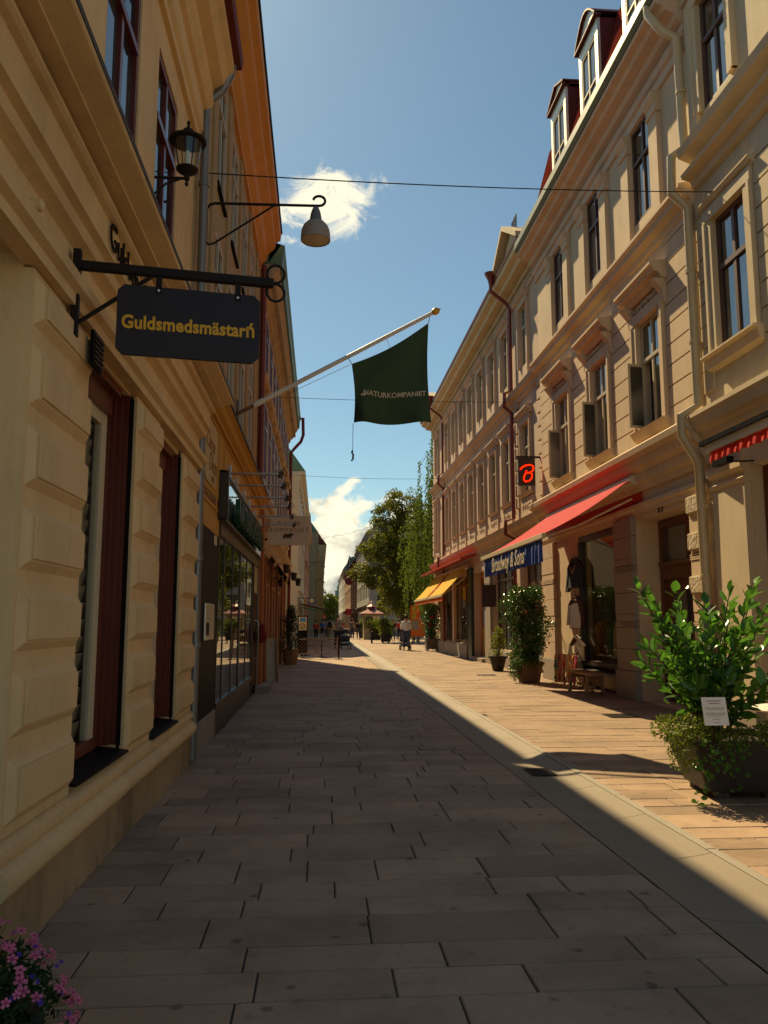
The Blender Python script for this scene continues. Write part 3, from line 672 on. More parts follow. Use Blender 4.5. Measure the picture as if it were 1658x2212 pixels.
# ------------------------------------------------------------------ right, second: Broadway house with dormers
RB = thing('dormer_house', (XR + .05, 17, 0), 'beige house with hooded windows, paired pilasters, red dormer roof and clothes shop', 'building')
UC = [14.35, 17.1, 19.85]
f1 = [(u - .52, u + .52, 5.12, 7.22) for u in UC]; f2 = [(u - .5, u + .5, 9.25, 11.2) for u in UC]
gf = [(12.92, 15.42, 0, 3.46, .62), (16.45, 19.02, .0, 3.5, .3)]
wall(T, 12.3, 22.0, 0, 11.95, f1 + f2 + gf, .2).build('wall', K['beige'], RB)
for w_ in f1:
    u0, u1, v0, v1 = w_; uc = (u0 + u1) / 2
    wo = window(RB, T, *w_, -.06, K['wincream'], .64, .06, open_far=True)
    surround(RB, T, u0, u1, v0 - .05, v1, K['beige'], .2, .07)
    hood(RB, T, u0 - .38, u1 + .38, v1 + .4, .34, .3, K['beige'])
    bumpy(T, u0 - .1, u1 + .1, v1 + .21, v1 + .4, .03, 9, int(uc * 10), .06).build('carved_frieze', K['beige'], RB)
    for e in (u0 - .32, u1 + .14): MB(T).prof([(0, v1 - .1), (.06, v1 - .02), (.1, v1 + .2), (.26, v1 + .4), (0, v1 + .4)], e, e + .18).build('hood_bracket', K['beige'], RB)
    MB(T).prof([(0, v0 - .2), (.08, v0 - .16), (.14, v0 - .06), (.16, v0 - .02), (-.05, v0 + .02)], u0 - .25, u1 + .25).build('window_sill', K['beige'], RB)
    # outward-opened casement, hinged on the far jamb
    hx = u1 - .06; zt = v0 + (v1 - v0) * .62; ca = R(78); du, dw = -math.cos(ca) * .37, math.sin(ca) * .37
    TT = lambda a, b, c, hx=hx, du=du, dw=dw: T(hx + du * a / .37 - dw * b / .37 * 0 + b * .9, -.06 + dw * a / .37, c)
    cs = MB(TT); fr = .05
    cs.box(0, .37, 0, .04, v0 + .04, v0 + .04 + fr).box(0, .37, 0, .04, zt - fr, zt).box(0, fr, 0, .04, v0 + .09, zt - fr).box(.37 - fr, .37, 0, .04, v0 + .09, zt - fr)
    co = cs.build('casement', K['wincream'], RB); MB(TT).box(fr, .37 - fr, .016, .022, v0 + .09, zt - fr).build('pane', K['milky'], co)
for w_ in f2:
    u0, u1, v0, v1 = w_
    window(RB, T, *w_, -.05, K['winbrown'], .64, .06)
    for a in (u0 - .4, u1 + .03):
        MB(T).box(a, a + .37, 0, .09, 8.92, 10.82).build('pilaster', K['beige'], RB)
        MB(T).box(a - .03, a + .4, 0, .12, 8.78, 8.92).build('pilaster_base', K['beige'], RB)
        MB(T).prof([(0, 10.82), (.12, 10.82), (.12, 10.88), (.1, 10.9), (.1, 11.0), (.13, 11.04), (.18, 11.12), (.18, 11.2), (0, 11.22)], a - .04, a + .41).build('capital', K['beige'], RB)
zc = [4.86 + .375 * i for i in range(10)]
for z in zc:
    for (a, c) in ((12.35, 13.6), (15.1, 16.35), (17.85, 19.1), (20.6, 21.9)):
        MB(T).box(a, c, 0, .028, z + .012, z + .363).build('stone_course', K['beige'], RB, bevel=.006)
MB(T).prof([(0, 3.98), (.05, 3.98), (.08, 4.08), (.14, 4.14), (.16, 4.3), (.26, 4.38), (.3, 4.52), (.38, 4.58), (.4, 4.68), (.36, 4.72), (0, 4.82)], 12.25, 22.05).build('shop_cornice', K['beige'], RB)
MB(T).prof([(0, 3.56), (.04, 3.56), (.05, 3.64), (.09, 3.68), (.09, 3.74), (.02, 3.78), (0, 3.78)], 12.3, 22.0).build('architrave', K['beige'], RB)
MB(T).prof([(0, 8.36), (.05, 8.38), (.08, 8.48), (.2, 8.54), (.22, 8.64), (.28, 8.68), (.28, 8.74), (0, 8.8)], 12.3, 22.02).build('sill_course', K['beige'], RB)
MB(T).prof([(0, 11.2), (.05, 11.22), (.05, 11.4), (.1, 11.44), (.12, 11.52), (.05, 11.56), (.05, 11.7), (.16, 11.76), (.2, 11.86), (.36, 11.92), (.4, 12.0), (.52, 12.04), (.54, 12.1), (-.3, 12.12)], 12.3, 22.1, 0, .25).build('cornice', K['rose'], RB)
MB(T).prof([(.3, 12.122), (.55, 12.122), (.62, 12.2), (.6, 12.42), (.5, 12.44), (.3, 12.6)], 12.3, 22.15).build('eaves_gutter', K['greengut'], RB)
MB(T).prof([(.42, 12.45), (-.05, 13.6), (-.5, 15.3), (-5, 16.4), (-5, 12.2), (.3, 12.2)], 12.3, 22.1).build('roof', K['roofmatte'], RB)
for i, u in enumerate((14.5, 17.3, 19.75)):
    w0, w1 = -.06, -1.6; a, c = u - .66, u + .66; zb = 12.7; zt = 15.3
    d = MB(T); d.box(a, c, w1, w0 - .07, zb, zt); dm = d.build('dormer', K['redroof'], RB)
    f = MB(T)
    f.box(a, a + .17, w0 - .07, w0, zb, zt).box(c - .17, c, w0 - .07, w0, zb, zt).box(a + .17, c - .17, w0 - .07, w0, zt - .3, zt).box(a + .17, c - .17, w0 - .07, w0, zb, 13.2)
    if i < 2:
        n = 10; arc = [(a - .08 + (c - a + .16) * k_ / n, zt + .04 + .52 * math.sin(math.pi * k_ / n)) for k_ in range(n + 1)]
    else: arc = [(a - .08, zt + .02), (a - .08, zt + .1), (u, zt + .42), (c + .08, zt + .1), (c + .08, zt + .02)]
    f.build('front_cladding', K['metalhi'], dm)
    MB(T).poly([(p, w0 + .005, q) for p, q in arc], (0, -.1, 0)).build('gable', K['metalhi'], dm)
    r_ = MB(T); oc = [(p, q + .05) for p, q in arc]
    k_ = len(arc); r_.add([(p, w0 + .09, q) for p, q in arc] + [(p, w0 + .09, q) for p, q in oc] + [(p, w1, q) for p, q in arc] + [(p, w1, q) for p, q in oc],
                          [(j, j + 1, k_ + j + 1, k_ + j) for j in range(k_ - 1)] + [(k_ + j, k_ + j + 1, 3 * k_ + j + 1, 3 * k_ + j) for j in range(k_ - 1)] + [(j, 2 * k_ + j, 2 * k_ + j + 1, j + 1) for j in range(k_ - 1)])
    r_.build('dormer_roof', K['redroof'], dm)
    MB(T).box(a - .07, c + .07, w0 - .05, w0 + .1, zt, zt + .045).build('dormer_cornice', K['redroof'], dm)
    fr_ = MB(T); x0, x1, z0, z1 = a + .17, c - .17, 13.2, zt - .3; w = w0 - .04
    fr_.box(x0, x0 + .06, w - .03, w + .03, z0, z1).box(x1 - .06, x1, w - .03, w + .03, z0, z1).box(x0 + .06, x1 - .06, w - .03, w + .03, z1 - .06, z1).box(x0 + .06, x1 - .06, w - .03, w + .03, z0, z0 + .06).box(u - .03, u + .03, w - .028, w + .028, z0 + .06, z1 - .06).box(x0 + .06, x1 - .06, w - .026, w + .032, z0 + .72, z0 + .77)
    fr_.build('window_frame', K['pale'], dm)
    for (p, q) in ((x0 + .06, u - .03), (u + .03, x1 - .06)):
        for (r0, r1) in ((z0 + .06, z0 + .72), (z0 + .77, z1 - .06)): MB(T).box(p, q, w - .006, w, r0, r1).build('pane', K['glass'], dm)
# hopper and cream downpipe between the two houses
pipe(RB, [(5.62, 12.62, 12.35), (5.6, 12.55, 12.0), (5.75, 12.4, 11.6), (6.0, 12.34, 11.4), (6.02, 12.33, 9.4), (5.78, 12.31, 9.2), (5.76, 12.31, 8.55), (6.02, 12.31, 8.3), (6.02, 12.3, 4.95), (5.72, 12.3, 4.75), (5.72, 12.3, 4.45), (5.98, 12.3, 4.0), (6.0, 12.3, 1.75)], .075, K['creampipe'], rings=[(6.01, 12.32, 10.4), (6.02, 12.31, 7.2), (6.02, 12.31, 6.0), (6.0, 12.3, 3.3), (6.0, 12.3, 2.2)])
pipe(RB, [(6.0, 12.3, 1.75), (6.0, 12.3, .05)], .085, K['zinc'])
MB().lathe([(.06, -.5), (.1, -.25), (.2, 0), (.22, .05)], (5.62, 12.7, 12.75), 14).build('rain_hopper', K['pale'], RB, smooth=True)
# banded piers
def pier(par, T, u0, u1, v1, m, rough=True):
    MB(T).box(u0 - .02, u1 + .02, 0, .14, 0, .55).build('pier_base', K['granite'], par, bevel=.008)
    z = .55; i = 0
    while z < v1 - .1:
        h_ = .42 if i % 3 < 2 else .26; h_ = min(h_, v1 - z); g = .1 if i % 3 < 2 else .12
        if i % 3 < 2: MB(T).box(u0, u1, 0, .1, z + .004, z + h_ - .004).build('pier_block', m, par, bevel=.006)
        else:
            bmesh_ = MB(T)
            for q in range(3): bmesh_.box(u0 - .005, u1 + .005, 0, .112, z + .005 + q * .036, z + .03 + q * .036)
            bmesh_.box(u0, u1, 0, .09, z + .115, z + h_ - .004); bmesh_.build('pier_band', m, par)
        z += h_; i += 1
pier(RB, T, 15.44, 16.43, 3.55, K['granite']); pier(RB, T, 20.85, 21.95, 3.55, K['rose']); 
rock = mat('rough_stone', (.48, .38, .26), .9, .3, 14, .03, 16)
pier(RB, T, 12.45, 12.9, 3.55, K['beige'])
for z in (1.95, 2.65, 3.25): MB(T).box(12.44, 12.91, .09, .15, z, z + .28).build('rough_block', rock, RB, bevel=.02)
# brown door in the portal
TD = RF(XR + .5)
dr = MB(TD); dr.box(12.95, 15.4, -.06, .0, 0, .12).box(12.95, 13.1, -.06, .06, .12, 3.44).box(15.25, 15.4, -.06, .06, .12, 3.44).box(13.1, 15.25, -.06, .06, 3.3, 3.44).box(13.1, 15.25, -.06, .1, 2.3, 2.55).box(14.1, 14.24, -.05, .05, 2.55, 3.3).box(14.1, 14.2, -.05, .04, .12, 2.3)
dr.prof([(.0, 2.55), (.14, 2.55), (.16, 2.62), (0, 2.66)], 13.1, 15.25)
dd = dr.build('door', K['brownwood'], RB)
for (a, c) in ((13.1, 14.1), (14.2, 15.25)):
    MB(TD).box(a, c, -.05, -.01, .12, .9).build('door_panel', K['brownwood'], dd); MB(TD).box(a + .15, c - .15, -.01, .015, .25, .78).build('raised_panel', K['brownwood'], dd)
    l_ = MB(TD); l_.box(a, a + .26, -.05, .0, .9, 2.3).box(c - .26, c, -.05, 0, .9, 2.3).box(a + .26, c - .26, -.05, 0, 2.05, 2.3); l_.build('door_leaf', K['brownwood'], dd)
    MB(TD).box(a + .26, c - .26, -.04, -.03, .9, 2.05).build('pane', K['glass'], dd)
for (a, c) in ((13.1, 14.1), (14.24, 15.25)): MB(TD).box(a, c, -.02, -.01, 2.55, 3.3).build('pane', K['glass'], dd)
text('17', .34, lambda x, y, z: (XR - .012 - z, 14.2 - x, 3.62 - .05 + y), K['winbrown'], 'house_number', RB, .01)
MB(T).lathe([(0, 0), (.07, 0), (.07, .03), (0, .05)], (15.1, .0, 3.62), 14, ax=(0, 1, 0)).build('round_plaque', K['granite'], RB)
# shop window of the clothes shop, and its interior
w_ = MB(T); a, c = 16.47, 19.0
w_.box(a, c, -.14, .0, .52, .62).box(a, c, -.14, -.02, 3.36, 3.48).box(a, a + .07, -.14, -.03, .62, 3.36).box(c - .09, c, -.14, .03, .0, 3.36).prof([(-.14, .46), (.1, .42), (.1, .38), (-.14, .4)], a, c).box(a, c, -.25, -.16, 0, .4)
sw = w_.build('shop_window', K['bronze'], RB)
MB(T).box(a + .07, c - .09, -.08, -.072, .62, 3.36).build('pane', K['clear'], sw)
it = MB(T); it.box(a - .5, c + .5, -3.2, -3.1, 0, 3.5).box(a - .5, c + .5, -3.1, -.3, 3.42, 3.5).box(a - .5, c + .5, -3.1, -.3, .0, .5).box(a - .5, a - .42, -3.1, -.3, .5, 3.4); it.build('shop_interior', K['interior'], RB)
MB(T).box(a, c, -.16, -.15, .05, .36).build('stall_riser', K['pale'], RB)
for q, c_ in enumerate(((.35, .05, .04), (.5, .4, .28), (.1, .2, .12), (.2, .1, .05), (.6, .3, .1))):
    g = MB(T); u = 16.9 + q * .42; g.prof([(-.5, .7), (-.24, .7), (-.28, 1.35), (-.36, 1.5), (-.44, 1.35)], u, u + .3); g.build('shop_garment', mat('garment%d' % q, c_, .85), RB)
# clothes hung on the wall beside the window, red soffit band
MB(T).box(15.0, 21.3, .005, .03, 3.8, 3.97).build('red_board', mat('red_board_paint', (.4, .03, .025), .6), RB)

for q, (u, z) in enumerate(((18.3, 2.95), (17.6, 2.75), (16.95, 3.0))):
    MB(T).lathe([(0, -.05), (.035, -.02), (.04, .01), (.02, .05), (.012, .08)], (u, -.9, z), 12).build('shop_bulb', K['bulb'], RB, smooth=True)


# ------------------------------------------------------------------ right, third: long rose house with pediments
RC = thing('long_rose_house', (6.3, 33, 0), 'long rose-beige house with many narrow hooded windows and red downpipes', 'building')
XS = 6.25; T = RF(XS); m = K['rose']
C3 = [24.0] + [26.55 + 2.13 * i for i in range(7)] + [42.9]
g1 = [(u - .47, u + .47, 5.4, 7.55) for u in C3]; g2 = [(u - .45, u + .45, 9.4, 11.3) for u in C3]
gs = [(22.6, 24.9, .02, 3.3, .3), (26.0, 29.2, .55, 3.5, .3), (30.3, 32.9, .02, 3.45, .5), (34.2, 38.0, .6, 3.5, .25), (38.5, 42.2, .6, 3.5, .25)]
wall(T, 22.02, 44.5, 0, 12.3, g1 + g2 + gs, .24).build('wall', m, RC)
for lst, tr in ((g1, .66), (g2, .66)):
    for i, w_ in enumerate(lst):
        u0, u1, v0, v1 = w_
        window(RC, T, *w_, -.07, K['wincream'], tr, .055)
        surround(RC, T, u0, u1, v0, v1, m, .15, .06)
        hood(RC, T, u0 - .28, u1 + .28, v1 + (.17 if v0 < 9 else .12), .2, .24 if v0 < 9 else .2, m)
        if v0 < 9:
            MB(T).prof([(0, v0 - .14), (.1, v0 - .1), (.14, v0 - .03), (-.1, v0 + .02)], u0 - .22, u1 + .22).build('window_sill', m, RC)
            ap = MB(T).box(u0 - .2, u1 + .2, 0, .05, v0 - .72, v0 - .16).build('apron_panel', m, RC); bumpy(T, u0 - .02, u1 + .02, v0 - .6, v0 - .26, .045, 4, i, .035).build('carving', m, ap)
        else: MB(T).box(u0 - .22, u0 - .15, 0, .1, 8.85, v1).build('colonnette', m, RC); 
for i in range(9):
    z = 5.0 + i * .4
    for (a, c) in ((22.06, 22.5), (24.85, 25.25), (40.3, 40.8), (44.0, 44.48)): MB(T).box(a, c, 0, .07, z + .03, z + .37).build('corner_stone', m, RC, bevel=.015)
MB(T).prof([(0, 4.2), (.05, 4.22), (.1, 4.34), (.24, 4.42), (.28, 4.52), (.3, 4.56), (0, 4.62)], 22.02, 44.55).build('shop_cornice', m, RC)
MB(T).prof([(0, 8.4), (.06, 8.42), (.1, 8.54), (.22, 8.6), (.26, 8.72), (0, 8.78)], 22.02, 44.55).build('sill_course', m, RC)
MB(T).prof([(0, 11.62), (.05, 11.64), (.05, 11.7), (.0, 11.72)], 22.02, 44.5).build('frieze_mould', m, RC)
bumpy(T, 22.2, 44.3, 11.75, 12.05, .0, 110, 77, .06).build('carved_frieze', m, RC)
MB(T).prof([(0, 12.06), (.08, 12.08), (.1, 12.18), (.38, 12.22), (.42, 12.34), (.6, 12.4), (.64, 12.52), (-.3, 12.56)], 22.02, 44.7).build('cornice', K['greycream'], RC)
MB(T).prof([(.5, 12.562), (.66, 12.53), (.68, 12.62), (-4, 14.0), (-4, 12.57)], 22.02, 44.6).build('roof', K['redroof'], RC)
for a, c in ((22.05, 25.4), (40.2, 44.6)):
    p_ = MB(T); mid = (a + c) / 2
    p_.poly([(a, .45, 12.57), (c, .45, 12.57), (mid, .45, 13.55)], (0, -.8, 0)); po = p_.build('pediment', K['greycream'], RC)
    for (x0, z0, x1, z1) in ((a - .1, 12.57, mid, 13.6), (c + .1, 12.57, mid, 13.6)):
        MB(T).add([(x0, .72, z0), (x1, .72, z1), (x1, .72, z1 + .16), (x0, .72, z0 + .16), (x0, -.3, z0), (x1, -.3, z1), (x1, -.3, z1 + .16), (x0, -.3, z0 + .16)], [(0, 1, 2, 3), (4, 7, 6, 5), (0, 4, 5, 1), (3, 2, 6, 7), (0, 3, 7, 4), (1, 5, 6, 2)]).build('raking_cornice', K['greycream'], po)
pg = MB(T)
for i in range(6): pg.box(23.4 + i * .12, 23.42 + i * .12, .3, .32, 13.6, 14.0)
pg.box(23.38, 24.05, .3, .32, 14.0, 14.03).box(23.38, 24.05, .3, .32, 13.85, 13.87); pg.build('roof_railing', K['iron'], RC)
for u in (25.35, 40.25):
    x = 6.13; o5 = XS - .75
    pipe(RC, [(o5, u - .1, 12.55), (o5, u - .05, 12.3), (x - .1, u, 11.9), (x, u, 11.7), (x, u, 8.95), (x - .22, u, 8.85), (x - .24, u, 8.4), (x, u, 8.2), (x, u, 4.75), (x - .26, u, 4.68), (x - .28, u, 4.25), (x, u, 4.1), (x, u, .1)], .06, K['redpipe'])
    MB().lathe([(.06, -.3), (.1, -.1), (.2, .1), (.21, .14)], (o5, u - .1, 12.75), 12).build('rain_hopper', K['redpipe'], RC)
# ground floor
window(RC, T, 22.62, 24.88, .04, 3.28, -.2, K['winbrown'], .8, .1, cols=3, name='shop_window')
window(RC, T, 26.02, 29.18, .57, 3.48, -.2, K['bronze'], .82, .08, cols=3, name='shop_window')
for a, c in ((34.22, 37.98), (38.52, 42.18)): window(RC, T, a, c, .62, 3.48, -.15, mat('brown_frame_%d' % a, (.14, .06, .03), .5), .86, .09, cols=3, name='shop_window')
for (a, c, mm) in ((32.95, 33.85, mat('dark_green_paint', (.012, .03, .018), .45)), (29.25, 30.25, K['granite'])): MB(T).box(a, c, 0, .12, 0, 3.7).build('shop_pier', mm, RC)
TD = RF(XS + .3)
d3 = MB(TD); of = mat('orange_door', (.45, .13, .02), .5); d3.box(30.35, 30.5, -.05, .04, .1, 3.4).box(32.7, 32.88, -.05, .04, .1, 3.4).box(30.5, 32.7, -.05, .04, 3.25, 3.4).box(30.5, 32.7, -.05, .04, 2.3, 2.42).box(30.5, 32.7, -.05, .04, 1.25, 1.33).box(30.5, 32.7, -.05, .04, .1, .35)
d3 = d3.build('door', of, RC)
MB(TD).box(30.5, 32.7, -.03, -.01, .35, 1.25).build('pane', mat('poster_green', (.35, .4, .1), .6, .9, 2.2), d3); MB(TD).box(30.5, 32.7, -.03, -.01, 1.33, 2.3).build('pane', mat('poster_blue', (.12, .22, .38), .5, .8, 2), d3); MB(TD).box(30.5, 32.7, -.03, -.01, 2.42, 3.25).build('pane', mat('poster_red', (.2, .01, .015), .4), d3)
def blob(T, u, v, r, m, par, nm='poster_balloon'):
    MB(T).poly([(u + r * .8 * math.cos(a * .5236), .0, v + r * math.sin(a * .5236)) for a in range(12)], (0, .012, 0)).build(nm, m, par)
for (u, v, r, c) in ((32.2, .95, .24, (.5, .02, .08)), (31.3, .9, .25, (.05, .35, .08)), (31.9, .55, .2, (.5, .05, .05)), (31.0, 1.6, .18, (.03, .1, .4)), (31.5, 1.85, .26, (.1, .35, .12))):
    blob(TD, u, v, r, mat('balloon', c, .5), d3)
MB(T).box(30.3, 32.9, -.4, .25, 0, .14).build('door_step', K['granite'], RC)
MB(T).box(33.9, 44.4, 0, .16, 0, .55).build('stall_riser', K['granite'], RC)
MB(T).box(25.9, 29.3, 0, .18, 0, .5).build('stall_riser', K['granite'], RC)
# red sheet canopy along the far end
MB(T).add([(31.8, .1, 4.2), (44.6, .1, 4.2), (44.6, .75, 4.02), (31.8, .75, 4.02), (31.8, .1, 4.1), (44.6, .1, 4.1), (44.6, .75, 3.94), (31.8, .75, 3.94)], [(0, 1, 2, 3), (4, 7, 6, 5), (0, 3, 7, 4), (1, 5, 6, 2), (3, 2, 6, 7), (0, 4, 5, 1)]).build('sheet_canopy', mat('red_sheet', (.4, .03, .02), .4), RC)


# ------------------------------------------------------------------ awnings
def flat_awning(name, label, X0, z0, X1, z1, y0, y1, m, stripes=(), group=None, thick=.015):
    o = thing(name, ((X0 + X1) / 2, (y0 + y1) / 2, z1), label, 'awning', group)
    n = 24; cuts = [y0]
    def cloth(a, c, m, nm):
        k_ = 14; vs_ = []; mm = max(2, int((c - a) / .25))
        for j in range(mm + 1):
            yy = a + (c - a) * j / mm
            for i in range(k_ + 1):
                t = i / k_; sag = -.06 * math.sin(math.pi * t) + .012 * math.sin(yy * 5.2 + t * 2) * math.sin(math.pi * t)
                vs_.append((X0 + (X1 - X0) * t, yy, z0 + (z1 - z0) * t + sag))
        b = MB(); f_ = [(j * (k_ + 1) + i, j * (k_ + 1) + i + 1, (j + 1) * (k_ + 1) + i + 1, (j + 1) * (k_ + 1) + i) for j in range(mm) for i in range(k_)]
        b.add(vs_, f_); ob = b.build(nm, m, o, smooth=True); s_ = ob.modifiers.new('thickness', 'SOLIDIFY'); s_.thickness = .006
        return ob
    seg = sorted([(a, c, mm) for a, c, mm in stripes]); p = y0
    for a, c, mm in seg:
        if a > p: cloth(p, a, m, 'cloth')
        cloth(a, c, mm, 'cloth'); p = c
    if p < y1: cloth(p, y1, m, 'cloth')
    MB().box(X1 - .05, X1 + .03, y0 - .03, y1 + .03, z1 - .09, z1 + .01).build('front_bar', K['pale'], o, bevel=.01)
    MB().lathe([(.1, 0), (.1, y1 - y0 + .1)], (X0 + .06, y0 - .05, z0 - .02), 14, ax=(0, 1, 0)).build('roller', K['pale'], o, smooth=True)
    for yy in (y0 + .25, y1 - .25): MB().tube([(X0 + .1, yy, z0 - .35), ((X0 + X1) / 2, yy + (.35 if yy < (y0 + y1) / 2 else -.35), (z0 + z1) / 2 - .3), (X1, yy, z1 - .06)], .022, 8).build('folding_arm', K['pale'], o)
    return o


ra = flat_awning('shop_awning', 'bright red shop awning with blue lettered valance over the clothes shop', 5.93, 4.22, 4.2, 3.15, 15.0, 20.85, K['redfab'])
n = 150; vs_ = []
for i in range(n + 1):
    yy = 15.12 + 5.5 * i / n; q = .02 * math.sin(i * .9) + .01 * math.sin(i * 2.3 + 1)
    for j, z in enumerate((3.08, 2.9, 2.62 + .008 * math.sin(i * .45))): vs_.append((4.19 + q * (j + .6) * .6, yy, z))
va = MB().add(vs_, [(i * 3 + j, i * 3 + j + 1, i * 3 + 4 + j, i * 3 + 3 + j) for i in range(n) for j in range(2)]).build('valance', K['bluefab'], ra, smooth=True)
text('Broadway & Sons', .47, lambda x, y, z: (4.15 - z, 17.95 - x * .95, 2.83 + y), K['signcream'], 'valance_letters', ra, .003, .004, shear=.3)
ya = flat_awning('shop_awning', 'yellow sunblind with one orange stripe at the far corner of the rose house', 6.1, 3.82, 5.05, 2.62, 33.6, 38.2, K['yelfab'], [(37.75, 38.2, K['orafab'])])
yb = flat_awning('shop_awning', 'smaller yellow sunblind farthest along the rose house, before the trees', 6.1, 3.82, 5.05, 2.62, 38.5, 43.3, K['yelfab'], [(38.5, 38.9, K['orafab'])])
for o, a, c in ((ya, 33.6, 38.2), (yb, 38.5, 43.3)): MB().box(5.04, 5.06, a, c, 2.36, 2.56).build('valance', K['orafab'], o)


# ------------------------------------------------------------------ far houses
def far_house(name, label, side, X, y0, y1, h, m, roofm, wm, rows, pitch=2.4, ww=.9, shop=None, roofh=2.2, eave=.3):
    o = thing(name, (X, (y0 + y1) / 2, 0), label, 'building'); T = LF(X) if side < 0 else RF(X)
    n = max(1, int((y1 - y0 - .6) / pitch)); pt = (y1 - y0) / n; hs = []
    for z0, z1 in rows:
        for i in range(n): u = y0 + pt * (i + .5); hs.append((u - ww / 2, u + ww / 2, z0, z1))
    sh_ = []
    if shop: sh_ = [(y0 + pt * i + .3, y0 + pt * (i + 1) - .3, .4, 2.9) for i in range(n)]
    wall(T, y0, y1, 0, h, hs + sh_, .18, 7).build('wall', m, o)
    for w_ in hs:
        window(o, T, *w_, -.1, wm, 0, .07, mull=True, cols=2)
        MB(T).box(w_[0] - .1, w_[1] + .1, 0, .1, w_[3] + .08, w_[3] + .2).build('window_hood', m, o)
    for w_ in sh_: window(o, T, *w_, -.1, shop, 0, .1, mull=False, name='shop_window')
    MB(T).prof([(0, h - .5), (.08, h - .46), (.1, h - .3), (eave, h - .15), (eave + .05, h), (0, h + .02)], y0, y1).build('cornice', m, o)
    MB(T).prof([(0, 3.2), (.1, 3.24), (.16, 3.4), (0, 3.46)], y0, y1).build('shop_cornice', m, o)
    MB(T).prof([(eave + .06, h + .021), (-1.2, h + roofh), (-7, h + roofh), (-7, h + .021)], y0, y1).build('roof', roofm, o)
    return o


r2 = [(4.4, 6.3), (7.3, 9.0)]; r3_ = [(4.2, 5.8), (6.6, 8.2), (8.9, 10.3)]
far_house('corner_house', 'pale corner house with green roof beyond the side street on the left', -1, -1.25, 46, 66, 10, K['pale'], K['greenroof'], K['wincream'], r2, shop=K['bronze'])
far_house('peach_house', 'peach plaster house farther along the left side of the street', -1, -1.2, 66.02, 89, 10.2, mat('peach_plaster', (.5, .25, .13), .85, .1), K['redroof'], K['wincream'], r2, shop=K['brownwood'])
far_house('grey_green_house', 'narrow grey-green house far down the left side', -1, -.6, 89.02, 112, 11.2, mat('grey_green_plaster', (.3, .3, .2), .85, .1), K['greenroof'], K['wincream'], r3_, shop=K['bronze'])
far_house('yellow_house', 'pale yellow house farthest on the left with red roof', -1, .5, 112.02, 170, 12, mat('yellow_plaster', (.55, .4, .2), .85, .1), K['redroof'], K['wincream'], r3_, 3, shop=K['brownwood'])
fg = far_house('grey_block', 'large grey building half hidden behind the leafy tree', 1, 5.4, 90, 122, 11.4, mat('grey_render', (.4, .38, .34), .8, .08), K['zinc'], K['bronze'], r3_, 3.2, 1.6, K['bronze'], 1)
MB().box(5.4, 13, 89.9, 90, 0, 11.3).build('end_wall', mat('grey_render_end', (.4, .38, .34), .8, .08), fg)
for i in range(3):
    for j in range(3): MB().box(6.3 + i * 2.2, 7.7 + i * 2.2, 89.84, 89.9, 2.2 + j * 3, 4.4 + j * 3).build('end_window', K['glass'], fg)
far_house('pink_block', 'pinkish shop house down the right side with pale awnings', 1, 4.55, 122.02, 150, 9.4, mat('pink_plaster', (.45, .27, .2), .85, .1), K['redroof'], K['wincream'], r2, 2.6, shop=K['bronze'])
far_house('pale_block', 'tall pale grey house closing the right side of the street', 1, 4.6, 150.02, 200, 11.2, mat('pale_grey_plaster', (.5, .48, .42), .85, .08), K['greenroof'], K['wincream'], r3_, 3, shop=K['bronze'])
sp = thing('church_spire', (6.8, 300, 0), 'small dark green church spire above the far trees', 'spire')
MB().lathe([(1.3, 8), (1.3, 13.0), (.9, 13.3), (.03, 15.6)], (6.8, 300, 0), 6).build('spire_roof', K['greenroof'], sp); MB().box(6.0, 7.6, 299.2, 300.8, 0, 8).build('tower', K['tan'], sp)

# ------------------------------------------------------------------ hanging shop sign on the near house
hs = thing('hanging_shop_sign', (-1.33, 4.32, 3.4), 'dark board lettered Guldsmedsmästarń in amber hanging from an iron wall bracket', 'sign')
ca, sa = math.cos(R(9)), math.sin(R(9))
def TS(s, n, z): return (-1.33 + s * ca - n * sa, 4.32 + s * sa + n * ca, z)
b = MB(TS); b.box(-.02, .02, -.03, .03, 3.02, 3.5).box(-.01, 1.06, -.022, .022, 3.395, 3.44); b.build('bracket', K['iron'], hs)
b = MB(TS); b.tube([(.0, 0, 3.08), (.4, 0, 3.4)], .012, 8).build('brace', K['iron'], hs)
for s_ in (1, -1):
    pts = [(1.03 + .02, 0, 3.42)] + [(1.06 + .075 * math.sin(a * .32) * (1 - a * .035), 0, 3.42 + s_ * (.0 + .075 * (1 - math.cos(a * .32)) * (1 - a * .03))) for a in range(1, 17)]
    MB(TS).tube(pts, .008, 6).build('scroll', K['iron'], hs, smooth=True)
for s_ in (.43, .86): MB(TS).box(s_ - .016, s_ + .016, -.012, .012, 3.29, 3.396).build('hanger', K['iron'], hs)
c = .035; x0, x1, z0, z1 = .215, .985, 2.935, 3.33
board = mat('navy_enamel_board', (.02, .012, .013), .42, .2, 4, spec=.28)
MB(TS).poly([(x0 + c, -.012, z1), (x1 - c, -.012, z1), (x1, -.012, z1 - c), (x1, -.012, z0 + c), (x1 - c, -.012, z0), (x0 + c, -.012, z0), (x0, -.012, z0 + c), (x0, -.012, z1 - c)], (0, .024, 0)).build('board', board, hs)
text('Guldsmedsmästarń', .104, lambda x, y, z: TS(.6 + x * .86, -.014 - z, 3.115 + y * 1.0), K['orangeletter'], 'board_letters', hs, .001, .0032, sp=1.03)
for s_ in (.43, .86): MB(TS).lathe([(.0, -.018), (.008, -.016), (.008, -.012)], (s_, 0, 3.31), 8, ax=(0, 1, 0)).build('bolt', K['steel'], hs)

